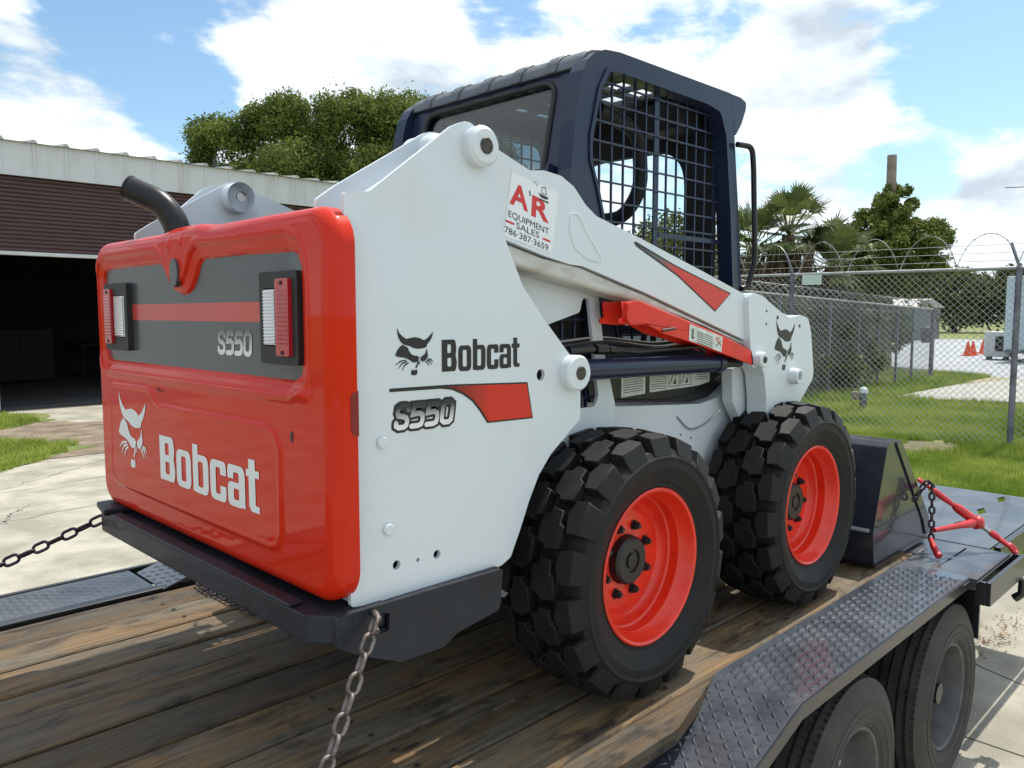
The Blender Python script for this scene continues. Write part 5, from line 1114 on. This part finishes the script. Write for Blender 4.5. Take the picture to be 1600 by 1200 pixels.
# ---- wheels
def loader_tyre():
    mb = MB(); R = .365
    prof = [(-.100, .222), (-.121, .236), (-.126, .240), (-.125, .246), (-.138, .262), (-.149, .295), (-.151, .297), (-.151, .302), (-.150, .322), (-.1545, .327), (-.1545, .331), (-.149, .336), (-.140, .350), (-.11, .360), (0, R), (.11, .360), (.140, .350), (.150, .30), (.138, .262), (.118, .232), (.100, .222)]
    mb.lathe(prof, 96)
    n = 18
    def crown(w): return .402-.018*(w/.15)**2
    def lug(pts, a0, side):
        """pts: list of (w, angle fraction); w distance from centre line"""
        q = []; m = len(pts); cw = sum(p[0] for p in pts)/m; ca = sum(p[1] for p in pts)/m
        for lvl in (0, 1):
            for w, fa in pts:
                sh_ = 1.0 if lvl == 0 else .95
                w2 = cw+(w-cw)*sh_; f2 = ca+(fa-ca)*sh_; a = a0+f2*2*PI/n
                rr = (.357 if lvl == 0 else crown(w2)); yy = side*w2
                if w > .14: 
                    if lvl == 0: rr = .338; yy = side*.151
                    else: rr = .390; yy = side*.133
                q.append((rr*math.sin(a), yy, rr*math.cos(a)))
        fs = [tuple(range(m, 2*m))]
        for i in range(m): fs.append((i, (i+1) % m, m+(i+1) % m, m+i))
        mb.add(q, fs)
    for k in range(n):
        a0 = 2*PI*k/n
        for side in (-1, 1):
            o = a0+(0 if side < 0 else PI/n)
            lug([(.003, .06), (.034, -.02), (.036, -.10), (.083, -.04), (.083, .42), (.070, .47), (.068, .74), (.030, .78), (.026, .64), (.003, .60)], o, side)
            lug([(.093, -.28), (.150, -.24), (.150, .46), (.128, .50), (.092, .44), (.080, .12)], o-PI/n*.9+.0, side)
            # shoulder buttress running down the wall
            aa = o-PI/n*.9+.18*2*PI/n; da = .085*2*PI/n
            q = []
            for r_, yy in ((.386, .133), (.30, .1545)):
                for s_ in (-1, 1): a = aa+s_*da*(1 if r_ > .35 else .6); q.append((r_*math.sin(a), side*yy, r_*math.cos(a)))
            for r_, yy in ((.35, .141), (.30, .149)):
                for s_ in (-1, 1): a = aa+s_*da*1.3; q.append((r_*math.sin(a), side*yy, r_*math.cos(a)))
    return mb.mesh('tyre')
TY = loader_tyre()
def loader_wheel(x, y, flip, rota):
    w = bpy.data.objects.new('wheel', None); COL.objects.link(w); w.parent = ld; w.location = Vector((x, y, 1.291))-ld.location; w.rotation_euler = (0, rota, PI if flip else 0)
    me = TY
    o = bpy.data.objects.new('tyre', me); COL.objects.link(o)
    if not me.materials: me.materials.append(rubber); finish(me, 35)
    b = o.modifiers.new('edge', 'BEVEL'); b.width = .004; b.segments = 1; b.limit_method = 'ANGLE'; b.angle_limit = rad(40)
    o.parent = w
    mb = MB(); mb.lathe([(-.118, .233), (-.126, .236), (-.130, .231), (-.126, .224), (-.108, .217), (-.085, .208), (-.080, .204), (-.050, .202), (-.045, .196), (-.02, .190), (-.012, .182), (-.012, .172), (-.020, .160), (-.022, .145), (-.020, .080), (-.020, .05)], 72); link('rim', mb.mesh('rim'), redrim, w, ang=32)
    mb = MB(); mb.lathe([(-.012, .078), (-.044, .074), (-.052, .066), (-.052, .036), (-.046, .034), (-.046, .024), (-.052, .022), (-.054, .001)], 40); link('hub', mb.mesh('hub'), hubm, w, ang=35)
    for k in range(8):
        a = 2*PI*(k+.35)/8; c = (math.sin(a)*.108, 0, math.cos(a)*.108)
        mb = MB(); mb.lathe([(-.020, .0165), (-.025, .0165), (-.025, .0125), (-.038, .0120), (-.040, .0105), (-.040, .008), (-.045, .0075), (-.045, .0003)], 12, c); link('lug_nut', mb.mesh('nut'), hubm, w, ang=35)
    mb = MB(); mb.tube([(.155*math.sin(5.6), -.02, .155*math.cos(5.6)), (.160*math.sin(5.6), -.05, .160*math.cos(5.6))], .006, 8); link('valve', mb.mesh('valve'), hubm, w, ang=40)
    return w
loader_wheel(1.933, 1.472, False, 0.15); loader_wheel(3.014, 1.472, False, 0.62)
loader_wheel(1.933, mirror_y(1.472), True, 0.3); loader_wheel(3.014, mirror_y(1.472), True, 0.1)
# ---- bucket and its mount
bk = bpy.data.objects.new('bucket', None); COL.objects.link(bk); bk.parent = ld
SP = rounded([(3.60, .905), (3.575, 1.07), (3.705, 1.44), (3.735, 1.462), (3.80, 1.462), (3.83, 1.44), (4.211, 1.216), (4.33, 1.052), (4.34, .94), (4.225, .905)], [.05, .05, .02, .01, .01, .02, .03, .03, .02, .02], 4)
SP2 = rounded([(3.60, .905), (3.575, 1.07), (3.705, 1.44), (3.735, 1.462), (3.846, 1.455), (4.26, 1.03), (4.29, .95), (4.28, .905)], [.05, .05, .02, .01, .01, .03, .03, .01], 4)
for a, b in ((1.325, 1.34), (2.94, 2.955)): MB().poly(SP2, (), 'y', a, b).build('side_plate', bucketm, bk, bevel=.003)
MB().poly(rounded([(3.80, 1.445), (3.83, 1.462), (3.856, 1.458), (4.285, 1.02), (4.30, .93), (4.25, .935), (4.20, 1.02)], .01, 3), (), 'y', 1.317, 1.3245).build('side_cutter', bucketm, bk, bevel=.003)
BKP = rounded([(3.60, .905), (3.575, 1.07), (3.705, 1.44), (3.735, 1.462), (3.86, 1.458), (3.86, 1.445), (3.745, 1.445), (3.72, 1.42), (3.60, 1.07), (3.62, .93), (4.28, .922), (4.28, .905)], [.05, .05, .02, .01, .0, .0, .01, .02, .04, .04, 0, 0], 4)
MB().poly(BKP, (), 'y', 1.341, 2.939).build('bucket_shell', bucketm, bk, bevel=.002, seg=1)
MB().box((4.20, 1.345, .896), (4.36, 2.935, .904)).build('cutting_edge', bucketm, bk)
MB().poly([(3.553, 1.075), (3.573, 1.075), (3.573, 1.088), (3.553, 1.082)], (), 'y', 1.34, 2.94).build('weld_bead', galv, bk)
MB().poly(rounded([(1.47, 1.10), (1.47, 1.40), (1.60, 1.42), (2.68, 1.42), (2.81, 1.40), (2.81, 1.10)], .04, 4), (), 'x', 3.52, 3.56).build('mount_plate', bucketm, bk, bevel=.006)
MB().poly([(1.47, 1.39), (1.47, 1.41), (2.81, 1.41), (2.81, 1.39)], (), 'x', 3.561, 3.66).build('mount_ledge', bucketm, bk)
MB().poly(rounded([(3.15, 1.20), (3.10, 1.70), (3.28, 1.72), (3.52, 1.42), (3.52, 1.10)], .03, 4), (), 'y', 1.56, 1.60).build('tilt_bracket', blackm, ld, bevel=.004)
MB().poly(rounded([(3.15, 1.20), (3.10, 1.70), (3.28, 1.72), (3.52, 1.42), (3.52, 1.10)], .03, 4), (), 'y', 2.68, 2.72).build('tilt_bracket', blackm, ld, bevel=.004)
mb = MB(); mb.tube([(3.12, 1.75, 1.95), (3.40, 1.75, 1.45)], .028, 16); mb.build('tilt_cylinder', navy, ld, ang=40)
mb = MB(); mb.tube([(3.12, 2.53, 1.95), (3.40, 2.53, 1.45)], .028, 16); mb.build('tilt_cylinder', navy, ld, ang=40)
MB().box((3.04, 1.56, 1.78), (3.10, 2.72, 1.98)).build('arm_cross_tube', white, ld, bevel=.015)

# ================================================================== CHAINS AND BINDER
def link_mesh(L, W, r, name='link'):
    pts = []; s = (L-W)/2; R = W/2-r
    for k in range(9): a = -PI/2+PI*k/8; pts.append((s+R*math.cos(a), R*math.sin(a), 0))
    for k in range(9): a = PI/2+PI*k/8; pts.append((-s+R*math.cos(a), R*math.sin(a), 0))
    mb = MB(); mb.tube(pts, r, 8, closed=True); return mb.mesh(name)
def chain(label, P, L, W, r, mat, roll=0.0, step=None, cat='chain'):
    P = [Vector(p) for p in P]; t = thing('chain', label, cat, tuple(P[0]))
    cum = [0]
    for a, b in zip(P[:-1], P[1:]): cum.append(cum[-1]+(b-a).length)
    step = step or (L-2*r)*.985; me = link_mesh(L, W, r); me.materials.append(mat); finish(me, 60)
    def at(s):
        for i in range(len(cum)-1):
            if s <= cum[i+1] or i == len(cum)-2: return P[i]+(P[i+1]-P[i])*((s-cum[i])/(cum[i+1]-cum[i]))
    n = int(cum[-1]/step)
    for k in range(n+1):
        c = at(min(k*step, cum[-1])); d = (at(min(k*step+.01, cum[-1]))-at(max(k*step-.01, 0))).normalized()
        u = Vector((0, 0, 1)).cross(d); u = u.normalized() if u.length > .05 else Vector((0, 1, 0)); v = d.cross(u)
        a = roll+(PI/2 if k % 2 else 0)+random.uniform(-.10, .10); uu = u*math.cos(a)+v*math.sin(a); vv = d.cross(uu)
        o = bpy.data.objects.new('link', me); COL.objects.link(o); o.parent = t
        o.matrix_local = Matrix.Translation(c-P[0]) @ Matrix((d, uu, vv)).transposed().to_4x4()
    return t
def sag(a, b, s, n=16): a = Vector(a); b = Vector(b); return [a+(b-a)*(k/n)-Vector((0, 0, 4*s*(k/n)*(1-k/n))) for k in range(n+1)]
chain('rusty grey chain hooked to the right rear corner of the bumper', sag((.975, 1.405, 1.365), (.62, 1.28, .86), .012), .0515, .034, .0048, chainm, roll=.55)
chain('dark chain pulled out from the left rear corner of the bumper', sag((.90, 2.80, 1.372), (-.35, 3.28, .93), .035), .056, .036, .0052, chaindark, roll=.4)
MB_h = MB(); MB_h.tube(bend([(.985, 1.40, 1.375), (.99, 1.42, 1.385), (1.0, 1.45, 1.37), (1.01, 1.455, 1.345), (1.0, 1.43, 1.335)], r=.012), .008, 10)
tag(MB_h.build('chain_hook', chainm, ang=60), 'rusty steel grab hook in the slot of the bumper corner', 'hook')
chain('short slack chain lying on the deck under the rear bumper', [(1.386, 3.26, .905), (1.38, 3.136, .905), (1.383, 2.998, .905), (1.388, 2.866, .905), (1.40, 2.74, .905)], .05, .033, .0048, chaindark, roll=.3)
chain('black chain hanging down the front corner of the bucket', [(4.02, 1.30, 1.16), (4.06, 1.27, 1.235), (4.10, 1.255, 1.225), (4.085, 1.245, 1.12), (4.06, 1.235, 1.02), (4.03, 1.225, .955)], .044, .032, .0055, chaindark, roll=.3)
bd = thing('ratchet_load_binder', 'red ratchet load binder stretched from the bucket to the trailer corner', 'load binder', (4.10, 1.30, 1.20))
A = Vector((4.13, 1.315, 1.225)); B = Vector((4.37, .955, .905)); D = (B-A)
pt = lambda t: A+D*t
mb = MB(); mb.tube([pt(.36), pt(.40), pt(.56), pt(.60)], [.016, .022, .022, .019], 16); mb.build('barrel', binderm, bd, ang=50)
mb = MB(); mb.tube([pt(.565), pt(.58), pt(.625), pt(.64)], [.027, .034, .034, .026], 18); mb.build('ratchet_housing', binderm, bd, ang=40)
mb = MB(); mb.tube([pt(.13), pt(.16), pt(.28), pt(.33), pt(.36)], [.012, .016, .014, .0115, .0115], 12); mb.build('screw_rod', binderm, bd, ang=50)
mb = MB(); mb.tube([pt(.64), pt(.66)], .016, 12); mb.build('collar', binderm, bd, ang=50)
mb = MB(); mb.tube([pt(.73), pt(.78), pt(.85)], [.012, .017, .013], 12); mb.build('screw_rod', binderm, bd, ang=50)
mb = MB(); mb.tube([pt(.33), pt(.365)], .011, 12); mb.build('screw_thread', steelm, bd, ang=50)
mb = MB(); mb.tube([pt(.66), pt(.73)], .012, 12); mb.build('screw_thread', steelm, bd, ang=50)
H0 = pt(.60); H1 = Vector((3.985, 1.20, 1.03)); 
mb = MB(); mb.tube([H0, H0+(H1-H0)*.15, H0+(H1-H0)*.4, H1], [.018, .022, .015, .011], 10); mb.build('handle', binderm, bd, ang=50)
def eye(c, d, L, W, r, name='end_link'):
    me = link_mesh(L, W, r); me.materials.append(binderm); finish(me, 60); d = d.normalized(); u = Vector((0, 0, 1)).cross(d).normalized(); v = d.cross(u)
    a = random.uniform(0, 1.5); uu = u*math.cos(a)+v*math.sin(a); vv = d.cross(uu)
    o = bpy.data.objects.new(name, me); COL.objects.link(o); o.parent = bd; o.matrix_local = Matrix.Translation(c-bd.location) @ Matrix((d, uu, vv)).transposed().to_4x4()
eye(pt(.10), D, .058, .040, .008); eye(pt(.02), D, .062, .042, .008); eye(pt(.88), D, .075, .052, .0105); eye(pt(.98), D+Vector((0, 0, -.15)), .070, .050, .0105)
mb = MB(); mb.tube(bend([(4.03, 1.225, .975), (4.0, 1.21, .95), (3.965, 1.19, .905), (3.95, 1.175, .899)], r=.02), [.009]*4+[.013]*20, 10) if False else mb.tube([(4.03, 1.228, .975), (4.005, 1.205, .945), (3.97, 1.17, .915)], [.011, .015, .017], 10)
tag(mb.build('grab_hook', binderm, ang=60), 'small red grab hook resting on the steel deck below the binder handle', 'hook')
